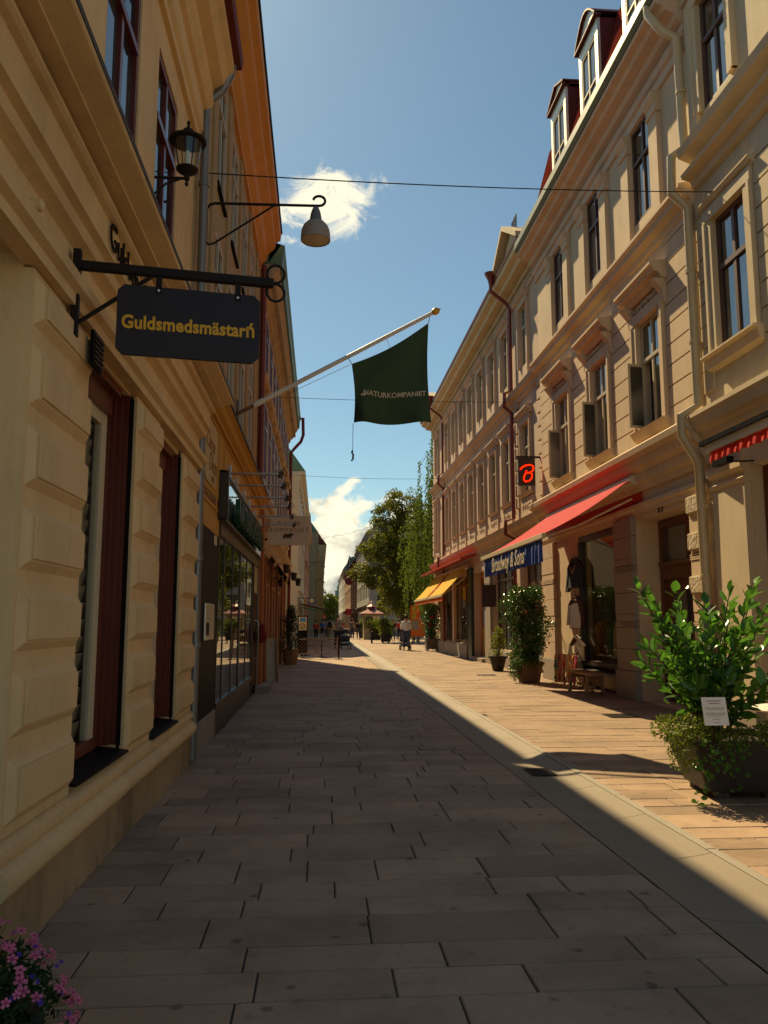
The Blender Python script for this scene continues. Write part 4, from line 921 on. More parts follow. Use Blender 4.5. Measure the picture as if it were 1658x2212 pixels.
# wall lantern on the near house
la = thing('wall_lantern', (-1.52, 7.0, 5.45), 'black glass wall lantern on a short arm beside the upper window', 'lamp')
MB().tube([(-1.52, 7.0, 5.46), (-1.24, 7.0, 5.46)], .014, 8).tube([(-1.52, 7.0, 5.3), (-1.42, 7.0, 5.4), (-1.3, 7.0, 5.45)], .01, 8).build('arm', K['iron'], la)
LC = (-1.235, 7.0, 0)
MB().lathe([(.0, 5.38), (.012, 5.39), (.018, 5.41), (.01, 5.43), (.025, 5.45), (.025, 5.5), (.06, 5.51), (.095, 5.535), (.1, 5.55), (.085, 5.56)], LC, 20).build('base_cup', K['iron'], la, smooth=True)
MB().lathe([(.082, 5.56), (.128, 5.81)], LC, 20, cap=False).build('glass_shade', K['clear'], la, smooth=True)
MB().lathe([(.135, 5.8), (.165, 5.81), (.165, 5.83), (.12, 5.86), (.05, 5.9), (.045, 5.93), (.015, 5.95), (.012, 5.98), (.018, 6.0), (.0, 6.03)], LC, 22).build('lid', K['iron'], la, smooth=True)
for a in range(4): q = a * math.pi / 2 + .6; MB().tube([(-1.235 + .084 * math.cos(q), 7 + .084 * math.sin(q), 5.56), (-1.235 + .13 * math.cos(q), 7 + .13 * math.sin(q), 5.81)], .005, 6).build('rib', K['iron'], la)
MB().lathe([(.012, 5.56), (.02, 5.6), (.028, 5.66), (.02, 5.72), (0, 5.74)], LC, 12).build('bulb', K['white'], la, smooth=True)


# bell street lamps on long wall arms
def bell_lamp(y, xw, xl, z, label):
    o = thing('street_lamp', (xw, y, z), label, 'lamp', 'bell lamps on long wall arms along the left side')
    MB().tube([(xw + .02, y, z - .55), (xw + .02, y, z - .08), (xw + .06, y, z - .02), (xw + .12, y, z), (xl + .04, y, z + .02)] + [(xl + .04 + .075 * math.sin(a * .5), y, z + .02 + .065 * (1 - math.cos(a * .5))) for a in range(1, 10)], .017, 8).build('arm', K['iron'], o, smooth=True)
    MB().tube([(xw + .02, y, z - .5), (xw + .06, y, z - .54), (xw + .12, y, z - .52), (xw + (xl - xw) * .62, y, z - .0)], .013, 8).build('brace', K['iron'], o, smooth=True)
    c_ = (xl, y, z)
    MB().lathe([(.03, .0), (.045, -.03), (.062, -.08), (.075, -.16), (.08, -.17), (.08, -.19)], c_, 20).build('cap', K['zinc'], o, smooth=True)
    MB().lathe([(.078, -.19), (.11, -.205), (.15, -.25), (.175, -.31), (.182, -.38), (.182, -.44), (.172, -.44), (.165, -.33), (.1, -.22)], c_, 26, cap=False).build('shade', mat('grey_enamel', (.3, .26, .22), .5), o, smooth=True)
    MB().lathe([(.17, -.43), (.12, -.445), (0, -.45)], c_, 20, cap=False).build('diffuser', K['signcream'], o, smooth=True)
bell_lamp(9.6, -1.46, -.1, 6.62, 'nearest bell street lamp on a scrolled arm against the sky')
bell_lamp(66.5, -1.15, .22, 6.3, 'second bell street lamp down the left side')
bell_lamp(93, -.55, .33, 6.3, 'third bell street lamp down the left side')
bell_lamp(125, .5, .8, 6.2, 'fourth and farthest bell street lamp, a speck above the far trees')

# ------------------------------------------------------------------ flag
fl = thing('flagpole', (XA, 13.85, 5.08), 'white wall flagpole with gilded tip leaning out over the street', 'flagpole')
p0, p1 = Vector((-1.46, 13.9, 5.06)), Vector((1.96, 14.0, 7.02)); dv = (p1 - p0).normalized()
MB().tube([p0 + dv * .32, p1], .04, 14, .034).build('pole', K['white'], fl, smooth=True)
MB().tube([p0, p0 + dv * .36], .034, 10).build('socket', mat('rusty_iron', (.2, .08, .03), .8, .4, 20), fl); MB().box(-1.5, -1.45, 13.8, 14.0, 4.9, 5.3).build('wall_plate', K['iron'], fl)
MB().tube([p0 + dv * .36, p0 + dv * .52], .05, 14).build('collar', K['white'], fl)
MB().lathe([(.03, 0), (.05, .03), (.066, .07), (.06, .12), (.02, .16), (.0, .2)], p1, 16, ax=dv).build('finial', K['gold'], fl, smooth=True)
fg_ = thing('flag', (1.2, 14.0, 5), 'dark green flag lettered NATURKOMPANIET hanging from the pole', 'flag')
n, mrow = 40, 30; vs_ = []
tlc, trc, blc, brc = Vector((.52, 14, 6.04)), Vector((1.9, 14, 6.84)), Vector((.56, 14, 4.96)), Vector((1.93, 14, 4.99))
def fpt(s, t):
    top = tlc.lerp(trc, s); top.z -= .085 * math.sin(math.pi * s); bot = blc.lerp(brc, s); p = top.lerp(bot, t)
    p.x += .03 * math.sin(math.pi * t) * (1 - 2 * s) * 1.2
    f_ = math.sin((s * 1.25 - t * .5) * 2 * math.pi + .8) * .085 * (.25 + .9 * t) + .035 * math.sin(s * 13 + t * 4) * t * (1 - s) + .05 * math.sin((s + t * .6) * 5.3 + 2)
    p.y += f_ * math.sin(min(1, 4 * min(s + .05, 1.05 - s)) * math.pi / 2) * min(1, t * 3 + .1); return p
for j in range(mrow + 1):
    for i in range(n + 1): vs_.append(tuple(fpt(i / n, j / mrow)))
fo = MB().add(vs_, [(j * (n + 1) + i, j * (n + 1) + i + 1, (j + 1) * (n + 1) + i + 1, (j + 1) * (n + 1) + i) for j in range(mrow) for i in range(n)]).build('cloth', K['greenfab'], fg_, smooth=True)
def onflag(x, z, off=-.022):
    s = min(max((x - .545) / 1.375, 0), 1); lo, hi = 0., 1.
    for _ in range(24):
        md = (lo + hi) / 2
        if fpt(s, md).z > z: lo = md
        else: hi = md
    p = fpt(s, lo); return (x, p.y + off, z)
text('NATURKOMPANIET', .125, lambda x, y, z: onflag(1.285 + x * 1.0, 5.49 + y + .03 * ((x / .5) ** 2 - .3)), K['signcream'], 'flag_letters', fg_, 0, .003, sp=1.0)
bear = [(-.5, 0), (-.5, .28), (-.42, .46), (-.2, .52), (.05, .5), (.2, .56), (.3, .62), (.36, .56), (.55, .42), (.52, .36), (.36, .32), (.3, .2), (.34, .02), (.2, .0), (.18, .16), (.08, .18), (.06, 0), (-.08, 0), (-.1, .14), (-.26, .15), (-.3, 0), (-.42, 0)]
MB().add([onflag(.735 + x * .1, 5.44 + y * .1) for x, y in bear], [tuple(range(len(bear)))]).build('bear_emblem', K['signcream'], fg_)
rp = MB(); rp.tube([(.55, 14, 4.96), (.55, 14, 4.9), (.545, 14, 4.45)], .005, 5)
rp.build('halyard', K['iron'], fg_); kn = MB()
for i in range(7): kn.lathe([(0, -.02), (.018, -.008), (.02, .006), (0, .02)], (.545 + random.uniform(-.012, .012), 14, 4.46 - i * .027), 7)
kn.build('knot', K['iron'], fg_)
MB().tube([(1.9, 14, 6.84), (1.93, 14, 6.98)], .006, 5).build('upper_tie', K['iron'], fg_); MB().tube([(.52, 14, 6.04), (.46, 14, 6.14)], .006, 5).build('lower_tie', K['iron'], fg_)
MB().tube([(1.21, 14, 6.35), (1.14, 14, 6.53)], .004, 5).build('middle_tie', K['signcream'], fg_); MB().tube([(.52, 14, 6.04), (-.6, 13.95, 5.45)], .004, 5).build('guy_line', K['iron'], fg_)

# projecting cream sign with bear
ns = thing('projecting_sign', (-1.3, 19.8, 3.7), 'cream projecting sign reading NATUR KOMPANIET above a small bear', 'sign')
MB().box(-1.28, -.24, 19.77, 19.83, 3.34, 4.05).build('board', K['signcream'], ns, bevel=.006); MB().box(-1.4, -1.28, 19.78, 19.82, 3.45, 3.5).box(-1.4, -1.28, 19.78, 19.82, 3.9, 3.95).build('bracket', K['iron'], ns)
dk = mat('dark_print', (.05, .035, .02), .7)
text('NATUR', .155, lambda x, y, z: (-.76 + x, 19.767 - z, 3.86 + y), dk, 'sign_letters', ns, .001, -.002, sp=1.15); text('KOMPANIET', .155, lambda x, y, z: (-.76 + x, 19.767 - z, 3.7 + y), dk, 'sign_letters', ns, .001, -.002, sp=1.15)
MB().poly([(-.78 + x * .24, 19.769, 3.49 + y * .24) for x, y in bear], (0, -.003, 0)).build('bear_emblem', dk, ns)
# arms carrying spotlights over the mirror fascia
for i, y in enumerate((11.5, 12.5, 13.75, 14.8, 16.2, 17.6)):
    o = thing('sign_spotlight', (-1.3, y, 3.58), '%s spotlight arm over the mirrored shop fascia' % ('nearest', 'second', 'third', 'fourth', 'fifth', 'farthest')[i], 'spotlight', 'spotlight arms over the shop fascia')
    MB().tube([(-1.28, y, 3.58), (-.58, y, 3.58)], .016, 10).build('arm', K['steel'], o, smooth=True)
    MB().lathe([(.012, -.02), (.034, .01), (.038, .075), (.03, .085)], (-.55, y, 3.6), 12, ax=(-.5, .1, -.85)).build('head', K['bronze'], o, smooth=True)
    MB().tube([(-.6, y, 3.6), (-.55, y + .05, 3.66), (-.49, y + .03, 3.62), (-.5, y, 3.55)], .006, 5).build('cable', K['iron'], o); MB().box(-1.32, -1.27, y - .02, y + .02, 3.5, 3.7).build('mount', K['steel'], o)
lp = thing('leaning_sheet', (-1.2, 21.2, 0), 'grey metal sheet leaning on the shop wall beside the door', 'metal sheet')
MB().add([(-1.36, 21.2, 1.08), (-1.12, 21.28, 1.08), (-1.07, 21.2, 0), (-1.31, 21.14, 0), (-1.36, 21.23, 1.08), (-1.12, 21.31, 1.08), (-1.07, 21.23, 0), (-1.31, 21.17, 0)], [(0, 1, 2, 3), (7, 6, 5, 4), (0, 4, 5, 1), (1, 5, 6, 2), (2, 6, 7, 3), (3, 7, 4, 0)]).build('sheet', mat('galvanised', (.3, .27, .22), .5, .3, 6, metal=.5), lp)
MB().add([(-1.12, 21.2, 1.1), (-1.08, 21.2, 1.1), (-1.03, 21.12, 0), (-1.07, 21.12, 0), (-1.12, 21.24, 1.1), (-1.08, 21.24, 1.1), (-1.03, 21.16, 0), (-1.07, 21.16, 0)], [(0, 1, 2, 3), (7, 6, 5, 4), (0, 4, 5, 1), (1, 5, 6, 2), (2, 6, 7, 3), (3, 7, 4, 0)]).build('edge_strip', K['wood'], lp)
bg_ = thing('hanging_bag', (-1.25, 17.5, 1.3), 'dark red bag hanging by the shop door handle', 'bag')
MB().lathe([(.02, .4), (.06, .34), (.1, .2), (.11, .08), (.06, 0)], (-1.24, 17.9, 1.05), 12, .6).build('pouch', mat('maroon_cloth', (.2, .015, .02), .8), bg_, smooth=True); MB().tube([(-1.24, 17.9, 1.44), (-1.3, 17.9, 1.55)], .008, 6).build('strap', K['iron'], bg_)

# neon shop sign on the right
bs = thing('neon_sign', (6.1, 22.3, 5.7), 'square dark shop sign with glowing red neon letter B', 'sign')
MB().box(5.54, 6.02, 22.24, 22.36, 5.3, 6.12).build('case', mat('dark_sign_case', (.03, .022, .02), .6), bs); MB().box(5.5, 6.2, 22.27, 22.33, 6.1, 6.15).build('bracket', K['iron'], bs)
S_ = lambda x, y: (5.54 + x * .48, 22.225, 5.3 + y * .82)
bt = [(.1, .55), (.2, .62), (.45, .7), (.7, .72), (.86, .68), (.9, .58), (.82, .5), (.68, .45), (.5, .43)]; b2_ = [(.5, .43), (.72, .45), (.8, .38), (.76, .24), (.6, .15), (.4, .13), (.3, .2), (.32, .3), (.4, .4), (.48, .52)]
MB().tube([S_(*p) for p in bt], .016, 8).build('neon_tube', K['neon'], bs, smooth=True); MB().tube([S_(*p) for p in b2_], .016, 8).build('neon_tube', K['neon'], bs, smooth=True)
hb = thing('hanging_board', (6.0, 27.6, 2.4), 'small dark square board on a bracket below the awning, beyond the rose bush', 'sign')
MB().box(5.5, 6.0, 27.57, 27.63, 2.0, 2.75).build('board', mat('dark_red_board', (.03, .008, .008), .6, .5, 9), hb); MB().tube([(6.25, 27.6, 2.78), (5.48, 27.6, 2.78)], .012, 6).build('bracket', K['iron'], hb)

# ------------------------------------------------------------------ wires across the street
def wire(a, c, sag, label, r=.008, wig=0):
    pts = []
    for i in range(41):
        t = i / 40; p = Vector(a).lerp(Vector(c), t); p.z -= sag * 4 * t * (1 - t) + (wig * math.sin(i * 1.9) if wig else 0); pts.append(p)
    o = MB().tube(pts, r, 5).build('overhead_wire', K['iron'], None); tag(o, label, 'wire', 'wires strung across the street')
wire((-1.45, 9.4, 6.9), (6.15, 11.5, 8.15), .06, 'thin wire strung across the street above the small cloud')
wire((-1.4, 26, 8.75), (6.2, 26, 8.75), .05, 'thin wire passing behind the green flag')
wire((-1.3, 40, 8.7), (6.4, 40, 8.65), .1, 'thin wire below the hanging flag halyard')
wire((-1.2, 62, 7.7), (6.4, 45, 8.3), .5, 'wavy light garland wire before the low clouds', .012, .06)


# ------------------------------------------------------------------ plants
def leafset(name, leaves, m, parent, kind='stuff', fold=.25, wr=.42):
    # each leaf: (position, direction, length, side vector)
    vs_ = []; fs = []
    for p, d, L, sd in leaves:
        s_ = sd - d * sd.dot(d)
        s_ = s_.normalized() if s_.length > 1e-4 else d.orthogonal().normalized()
        nm = d.cross(s_); k_ = len(vs_); w = L * wr * .5
        vs_ += [p, p + d * L * .35 + s_ * w + nm * w * fold, p + d * L * .75 + s_ * w * .75 + nm * w * fold, p + d * L, p + d * L * .75 - s_ * w * .75 + nm * w * fold, p + d * L * .35 - s_ * w + nm * w * fold]
        fs += [(k_, k_ + 1, k_ + 2, k_ + 3), (k_, k_ + 3, k_ + 4, k_ + 5)]
    me = bpy.data.meshes.new(name); me.from_pydata([tuple(v) for v in vs_], [], fs); me.update()
    return link(name, me, m, parent, kind)


def rv(r=random): 
    while True:
        v = Vector((r.uniform(-1, 1), r.uniform(-1, 1), r.uniform(-1, 1)))
        if .05 < v.length < 1: return v


def clump(r, c, rad, n, L, up=.2, droop=0):
    out = []
    for _ in range(n):
        v = rv(r); p = Vector(c) + Vector((v.x * rad[0], v.y * rad[1], v.z * rad[2])); d = (rv(r).normalized() + v * .6 + Vector((0, 0, up - droop))).normalized()
        out.append((p, d, L * r.uniform(.6, 1.25), rv(r)))
    return out


def shrub(name, label, cat, base, h, prof, nl, L, lm, group=None, stems=5, seed=1, flowers=None):
    o = thing(name, base, label, cat, group); r = random.Random(seed); b = Vector(base); st = MB()
    lv = []; fl_ = []
    for i in range(stems):
        a = r.uniform(0, 6.28); t = b + Vector((math.cos(a) * prof(.6) * .6, math.sin(a) * prof(.6) * .6, h * r.uniform(.7, .95))); st.tube([b + Vector((r.uniform(-.05, .05), r.uniform(-.05, .05), 0)), b.lerp(t, .5) + Vector((r.uniform(-.06, .06), r.uniform(-.06, .06), 0)), t], .014, 6, .005)
    st.build('stem', K['bark'], o)
    for i in range(nl // 9):
        t = r.random() ** .85; a = r.uniform(0, 6.28); rr = prof(t) * (.72 + .75 * noise.noise(Vector((math.cos(a) * 1.3 + seed, math.sin(a) * 1.3, t * 3.2))) + (.25 if r.random() < .12 else 0)); q = rr * math.sqrt(r.uniform(.15, 1)) ; c_ = b + Vector((math.cos(a) * q, math.sin(a) * q, t * h))
        lv += clump(r, c_, (L * 1.6,) * 3, 9, L)
        if flowers and r.random() < flowers[1]: fl_ += clump(r, c_ + Vector((0, -.1, .03)), (.07,) * 3, 6, flowers[2])
    leafset('foliage', lv, lm, o)
    if fl_: leafset('blossom', fl_, flowers[0], o, wr=.8)
    return o, r


# the big laurel in its dark tapered planter, with 280 single leaves
lt = thing('laurel_planter', (3.55, 7.05, 0), 'dark tapered planter with big glossy laurel in the right foreground', 'planter')
def tpot(par, cx, cy, b0, b1, z0, z1, m, rot=.0, nm='pot', wall_=.04):
    def ring(h_, z): return [(cx + x * math.cos(rot) - y * math.sin(rot), cy + x * math.sin(rot) + y * math.cos(rot), z) for x, y in ((-h_, -h_), (h_, -h_), (h_, h_), (-h_, h_))]
    vs_ = ring(b0, z0) + ring(b1, z1) + ring(b1 - wall_, z1) + ring(b1 - wall_ - .02, z1 - .1)
    return MB().add(vs_, [(3, 2, 1, 0)] + [(k_ * 4 + i, k_ * 4 + (i + 1) % 4, k_ * 4 + 4 + (i + 1) % 4, k_ * 4 + 4 + i) for k_ in range(3) for i in range(4)] + [(12, 13, 14, 15)]).build(nm, m, par, bevel=.012)
tpot(lt, 3.66, 7.25, .31, .45, .055, .5, K['darkpot'], -.12)
ft = MB()
for dx, dy in ((-.2, -.22), (.22, -.22), (.22, .22), (-.2, .22)): MB().box(3.66 + dx - .05, 3.66 + dx + .05, 7.25 + dy - .05, 7.25 + dy + .05, 0, .056).build('foot', K['darkpot'], lt)
MB().box(3.27, 4.05, 6.87, 7.63, .4, .44).build('soil', K['soil'], lt)
r = random.Random(21); cx, cy = 3.5, 7.2
def big_leaf(L):
    n = 6; vs_ = []; W_ = [0, .62, 1, .95, .62, 0]
    for i in range(n):
        t = i / (n - 1); z = -.12 * L * t * t; w = W_[i] * L * .235
        vs_ += [(0, t * L, z), (w, t * L, z + w * .28), (-w, t * L, z + w * .28)]
    fs = []
    for i in range(n - 1): a = i * 3; fs += [(a, a + 1, a + 4, a + 3), (a, a + 3, a + 5, a + 2)]
    me = bpy.data.meshes.new('laurel_leaf'); me.from_pydata(vs_, [], fs); me.shade_smooth(); me.update(); me.materials.append(K['leaf']); return me
LM = [big_leaf(l) for l in (.13, .15, .17, .115)]
base = Vector((cx, cy, .45)); shoots = []; st = MB(); nleaf = 0; rest = []
tips = [(-.62, .05, 1.38), (-.5, -.1, 1.12), (-.3, 0, 1.34), (-.05, -.1, 1.2), (.22, .0, 1.18), (.1, .1, 1.05), (.5, .05, 1.4), (.42, -.1, 1.0), (.62, .1, .85), (-.45, -.2, .75), (-.15, -.25, .85), (.2, -.25, .8), (.5, -.25, .62), (-.38, .2, .95), (.05, .25, 1.0), (.33, .25, 1.1), (-.6, -.05, .85), (.0, -.3, .55), (.36, -.3, .45), (-.28, -.3, .5), (.68, -.1, .55), (-.48, .1, 1.25), (.3, .1, .75), (-.2, .15, 1.15), (.12, -.2, 1.3), (.35, -.15, 1.28), (-.35, -.22, 1.0), (.55, .0, 1.15), (-.08, .2, .7), (.45, .2, .8), (-.55, .2, .7), (.15, -.32, .95)]
for (tx, ty, tz) in tips:
    tip = base + Vector((tx, ty, tz)); mid = base + Vector((tx * .45 + r.uniform(-.05, .05), ty * .45, tz * .55)); pts = [base + Vector((tx * .08, ty * .08, 0)), mid, tip]
    st.tube(pts, .011, 6, .004)
    nl = 22
    for i in range(nl):
        t = .3 + .7 * i / (nl - 1); p = pts[0].lerp(mid, t * 2) if t < .5 else mid.lerp(tip, t * 2 - 1); ax = (tip - mid).normalized(); a = i * 2.4 + r.uniform(-.3, .3)
        side = ax.orthogonal().normalized(); side.rotate(Quaternion(ax, a)); d = (side * (1.15 - .4 * t) + ax * (.25 + .6 * t) + Vector((0, 0, .12))).normalized()
        L = r.uniform(.11, .17)
        if nleaf < 285:
            o = bpy.data.objects.new('leaf', r.choice(LM)); col.objects.link(o); o.parent = lt; o.matrix_parent_inverse = Matrix.Translation(-Vector(lt.location))
            q = d.to_track_quat('Y', 'Z'); q = q @ Quaternion((0, 1, 0), r.uniform(-.7, .7)); o.rotation_mode = 'QUATERNION'; o.rotation_quaternion = q; o.location = p; s_ = r.uniform(.8, 1.15); o.scale = (s_, s_, s_); nleaf += 1
        else: rest.append((p, d, L, rv(r)))
for i in range(60): v = rv(r); rest.append((base + Vector((v.x * .5, v.y * .35, .55 + v.z * .5)), (rv(r) + Vector((0, 0, .3))).normalized(), .13, rv(r)))
leafset('inner_foliage', rest, K['leaf'], lt); st.build('stem', K['bark'], lt, smooth=True)
lv = clump(r, (3.13, 7.0, .58), (.26, .3, .13), 1100, .04) + clump(r, (3.05, 6.85, .4), (.12, .16, .15), 380, .035, droop=.6) + clump(r, (4.0, 6.95, .57), (.2, .28, .1), 700, .036) + clump(r, (3.6, 6.85, .53), (.4, .14, .09), 700, .04)
leafset('trailing_greenery', lv, K['leafy'], lt)
iv = []
for (x0, L_) in ((3.16, .55), (3.34, .28), (3.42, .42), (3.5, .3), (3.3, .2), (4.02, .2), (3.19, .3)):
    for i in range(int(L_ * 60)):
        t = i / (L_ * 60); iv.append((Vector((x0 + .05 * math.sin(i * .4) + r.uniform(-.03, .03), 6.74 - .03 + r.uniform(-.03, .02) + .1 * t * L_, .52 - t * L_)), (Vector((r.uniform(-1, 1), -.6, r.uniform(-.8, .3)))).normalized(), r.uniform(.035, .06), rv(r)))
leafset('ivy', iv, K['leaf'], lt, wr=.8)
nb_ = thing('info_card', (3.28, 6.72, .6), 'white printed notice card stuck in the laurel planter', 'notice')
TI = lambda x, y, z: (3.285 + x - .02 * y, 6.7 + .18 * y, .76 + y)
MB(lambda x, n_, z: TI(x, z, 0)[:1] + (TI(x, z, 0)[1] + n_, TI(x, z, 0)[2])).box(-.105, .105, 0, .004, -.11, .115).build('card', K['white'], nb_)
for i, (w_, zz) in enumerate(((.06, .085), (.045, .065), (.085, .03), (.075, .018), (.085, -.012), (.085, -.024), (.06, -.036), (.03, -.06), (.025, -.085))):
    MB(lambda x, n_, z: TI(x, z, 0)[:1] + (TI(x, z, 0)[1] + n_, TI(x, z, 0)[2])).box(-w_, w_, -.0012, -.0002, zz - (.004 if i < 2 else .0022), zz + (.004 if i < 2 else .0022)).build('text_line', K['granite'], nb_)
MB().tube([(3.28, 6.72, .66), (3.28, 6.76, .42)], .006, 6).build('stake', K['iron'], nb_)

# rose pot, small pot, box planter, barrel
def round_pot(par, c, r0, r1, h, m):
    MB().lathe([(r0, 0), (r0 + (r1 - r0) * .7, h * .7), (r1, h * .86), (r1 + .03, h * .88), (r1 + .03, h), (r1 - .02, h), (r1 - .04, h - .06), (0, h - .06)], c, 28, cap=False).build('pot', m, par, smooth=True)
o, r = shrub('rose_bush_pot', 'tall flowering bush in a wide brown pot before the clothes shop', 'potted plant', (5.25, 20.45, .35), 1.95, lambda t: .26 + .34 * math.sin(min(1, t * 1.2) * 2.3), 7600, .085, K['leafd'], seed=3, flowers=(K['pink'], .01, .05))
round_pot(o, (5.25, 20.45, 0), .26, .36, .5, K['terracotta']); leafset('trailing_greenery', clump(r, (4.85, 20.3, .3), (.16, .2, .24), 420, .06) + clump(r, (5.1, 20.1, .5), (.4, .2, .12), 500, .06), K['leafd'], o)
o, r = shrub('small_pot_plant', 'low leafy plant in a dark tapered pot beyond the tall flowering bush', 'potted plant', (5.5, 25.2, .4), .85, lambda t: .36 * (1 - t) + .06, 900, .07, K['leafy'], seed=4)
round_pot(o, (5.5, 25.2, 0), .16, .27, .45, K['darkpot'])
o, r = shrub('box_planter', 'square box planter of red flowers and greenery at the far corner', 'planter', (5.85, 42.6, .55), 1.8, lambda t: .28 + .26 * math.sin(t * 2.9), 3200, .11, K['leafd'], seed=5, flowers=(K['redflower'], .04, .1))
tpot(o, 5.85, 42.6, .33, .36, .1, .64, mat('grey_box', (.12, .1, .085), .8), 0)
for dx in (-.28, .28): MB().box(5.85 + dx - .06, 5.85 + dx + .06, 42.3, 42.9, 0, .1).build('foot', K['granite'], o)
o, r = shrub('barrel_shrub', 'dark green conifer shrub in a wooden tub by the left shop fronts', 'potted plant', (-1.02, 29.5, .5), 1.5, lambda t: .42 * (1 - t) + .1, 2600, .07, mat('conifer_leaf', (.02, .05, .015), .6, .4, 6, trans=.25), seed=6)
ba = MB()
for k_ in range(9):
    a0, a1 = k_ * 2 * math.pi / 9, (k_ + 1) * 2 * math.pi / 9 - .02
    for_ = []
    q = [(math.cos(a), math.sin(a)) for a in (a0, a1)]
    MB().add([(-1.02 + q[i][0] * rr, 29.5 + q[i][1] * rr, z) for rr, z in ((.22, 0), (.27, .28), (.28, .53), (.24, .53), (.18, .02)) for i in (0, 1)], [(0, 1, 3, 2), (2, 3, 5, 4), (4, 5, 7, 6), (6, 7, 9, 8), (8, 9, 1, 0), (0, 2, 4, 6, 8), (1, 9, 7, 5, 3)]).build('stave', K['wood'], o)
MB().lathe([(.2, .4), (.24, .44), (0, .46)], (-1.02, 29.5, 0), 12, cap=False).build('soil', K['soil'], o)
for i, (x, y, s_) in enumerate(((4.8, 59.8, 1.), (4.75, 69, .95), (3.95, 74.5, .95))):
    o, r = shrub('square_planter', ('nearest', 'middle', 'rearmost')[i] + ' dark planter with bright green shrub out on the square', 'planter', (x, y, .5), 1.05, lambda t: .3 + .3 * t, 1500, .17, K['leafy'], 'green planters on the square', seed=30 + i)
    tpot(o, x, y, .32 * s_, .42 * s_, .06, .66, K['darkpot'], 0)
    for dx in (-.22, .22): MB().box(x + dx - .05, x + dx + .05, y - .25, y + .25, 0, .06).build('foot', K['darkpot'], o)

# flower bowl in the lower left corner
fb = thing('flower_bowl', (-1.12, 2.75, 0), 'bowl of small pink and violet flowers in the lower left corner', 'planter')
MB().lathe([(.2, 0), (.26, .04), (.32, .2), (.34, .24), (.34, .27), (.3, .27), (.27, .2), (0, .2)], (-1.17, 2.72, 0), 28, cap=False).build('bowl', K['darkpot'], fb, smooth=True)
r = random.Random(8); C0 = Vector((-1.12, 2.72, .28)); RX = Vector((.35, .36, .26))
def bp(k_=1):
    v = rv(r).normalized(); v.z = abs(v.z); return Vector((C0.x + v.x * RX.x * k_, C0.y + v.y * RX.y * k_, C0.z + v.z * RX.z * k_ - .1 * max(0, .4 - v.z)))
leafset('foliage', [(bp(r.uniform(.4, 1)), (rv(r) + Vector((0, 0, .5))).normalized(), r.uniform(.02, .04), rv(r)) for _ in range(3400)], mat('dark_flower_leaf', (.02, .05, .012), .6, .5, 20, trans=.3), fb)
def flower(kind, p, s_):
    c_ = C0 - Vector((0, 0, .15)); up = (p - c_).normalized(); up = (up + Vector((.1, -.5, .5)) + rv(r) * .3).normalized(); q = Vector((0, 0, 1)).rotation_difference(up); mb = MB(); n = 5 if kind == 0 else 4
    vs_ = [(0, 0, -.002)]
    fs = []
    for k_ in range(n):
        a = k_ * 2 * math.pi / n; e = 2 * math.pi / n * .42; rr = s_ * (1.25 if (k_ == 0 and kind == 0) else 1)
        b_ = len(vs_); vs_ += [(math.cos(a - e) * rr * .6, math.sin(a - e) * rr * .6, s_ * .18), (math.cos(a - e * .5) * rr, math.sin(a - e * .5) * rr, s_ * .1), (math.cos(a + e * .5) * rr, math.sin(a + e * .5) * rr, s_ * .12), (math.cos(a + e) * rr * .6, math.sin(a + e) * rr * .6, s_ * .18)]
        fs.append((0, b_, b_ + 1, b_ + 2, b_ + 3))
    ro = Quaternion((0, 0, 1), r.uniform(0, 6)); o = mb.add([tuple(p + q @ (ro @ Vector(v))) for v in vs_], fs).build('flower', K['pink'] if kind == 0 else K['violet'], fb)
    if kind == 0: MB().add([tuple(p + q @ (ro @ Vector((math.cos(a) * s_ * .3, math.sin(a) * s_ * .3, s_ * .13)))) for a in range(0, 6)], [tuple(range(6))]).build('throat', K['magenta'], o)
stm = MB()
for i in range(200):
    p = bp(r.uniform(1.02, 1.14)); flower(0, p, r.uniform(.013, .0185)); stm.tube([p - (p - C0).normalized() * .09, p], .0012, 3)
for i in range(45): flower(1, bp(r.uniform(.98, 1.2)), r.uniform(.008, .011))
for i in range(12): p = bp(1.3); flower(1 if i % 2 else 0, p, .013); stm.tube([p - (p - C0).normalized() * .16, p], .0012, 3)
stm.build('stalks', K['leafy'], fb, kind='stuff')


# ------------------------------------------------------------------ trees
def tree(name, label, base, trunk, blobs, nleaf, L, lm, seed, limbs=True):
    o = thing(name, base, label, 'tree'); r = random.Random(seed); b = Vector(base); t = MB()
    t.tube([b, b + Vector((.1, 0, trunk * .5)), b + Vector((0, 0, trunk))], .28, 10, .16); top = b + Vector((0, 0, trunk)); lv = []
    for (x, y, z, rr) in blobs:
        c_ = Vector((x, y, z)); t.tube([top - Vector((0, 0, r.uniform(0, 1.5))), top.lerp(c_, .5) + Vector((0, 0, r.uniform(-.3, .4))), c_], .1, 6, .025)
        nc = int(19 * rr * rr) + 8
        for _ in range(nc):
            v = rv(r); v = v.normalized() * (v.length ** .4); cc = c_ + Vector((v.x * rr, v.y * rr, v.z * rr * .85)); q = r.uniform(.22, .5)
            lv += clump(r, cc, (q, q, q * .7), int(nleaf * r.uniform(.4, 1.4)), L, 0, .25)
            if r.random() < .25: t.tube([c_, cc], .025, 4, .008)
    t.build('trunk', K['bark'], o, smooth=True); leafset('crown', lv, lm, o, fold=.1, wr=.6)
    return o


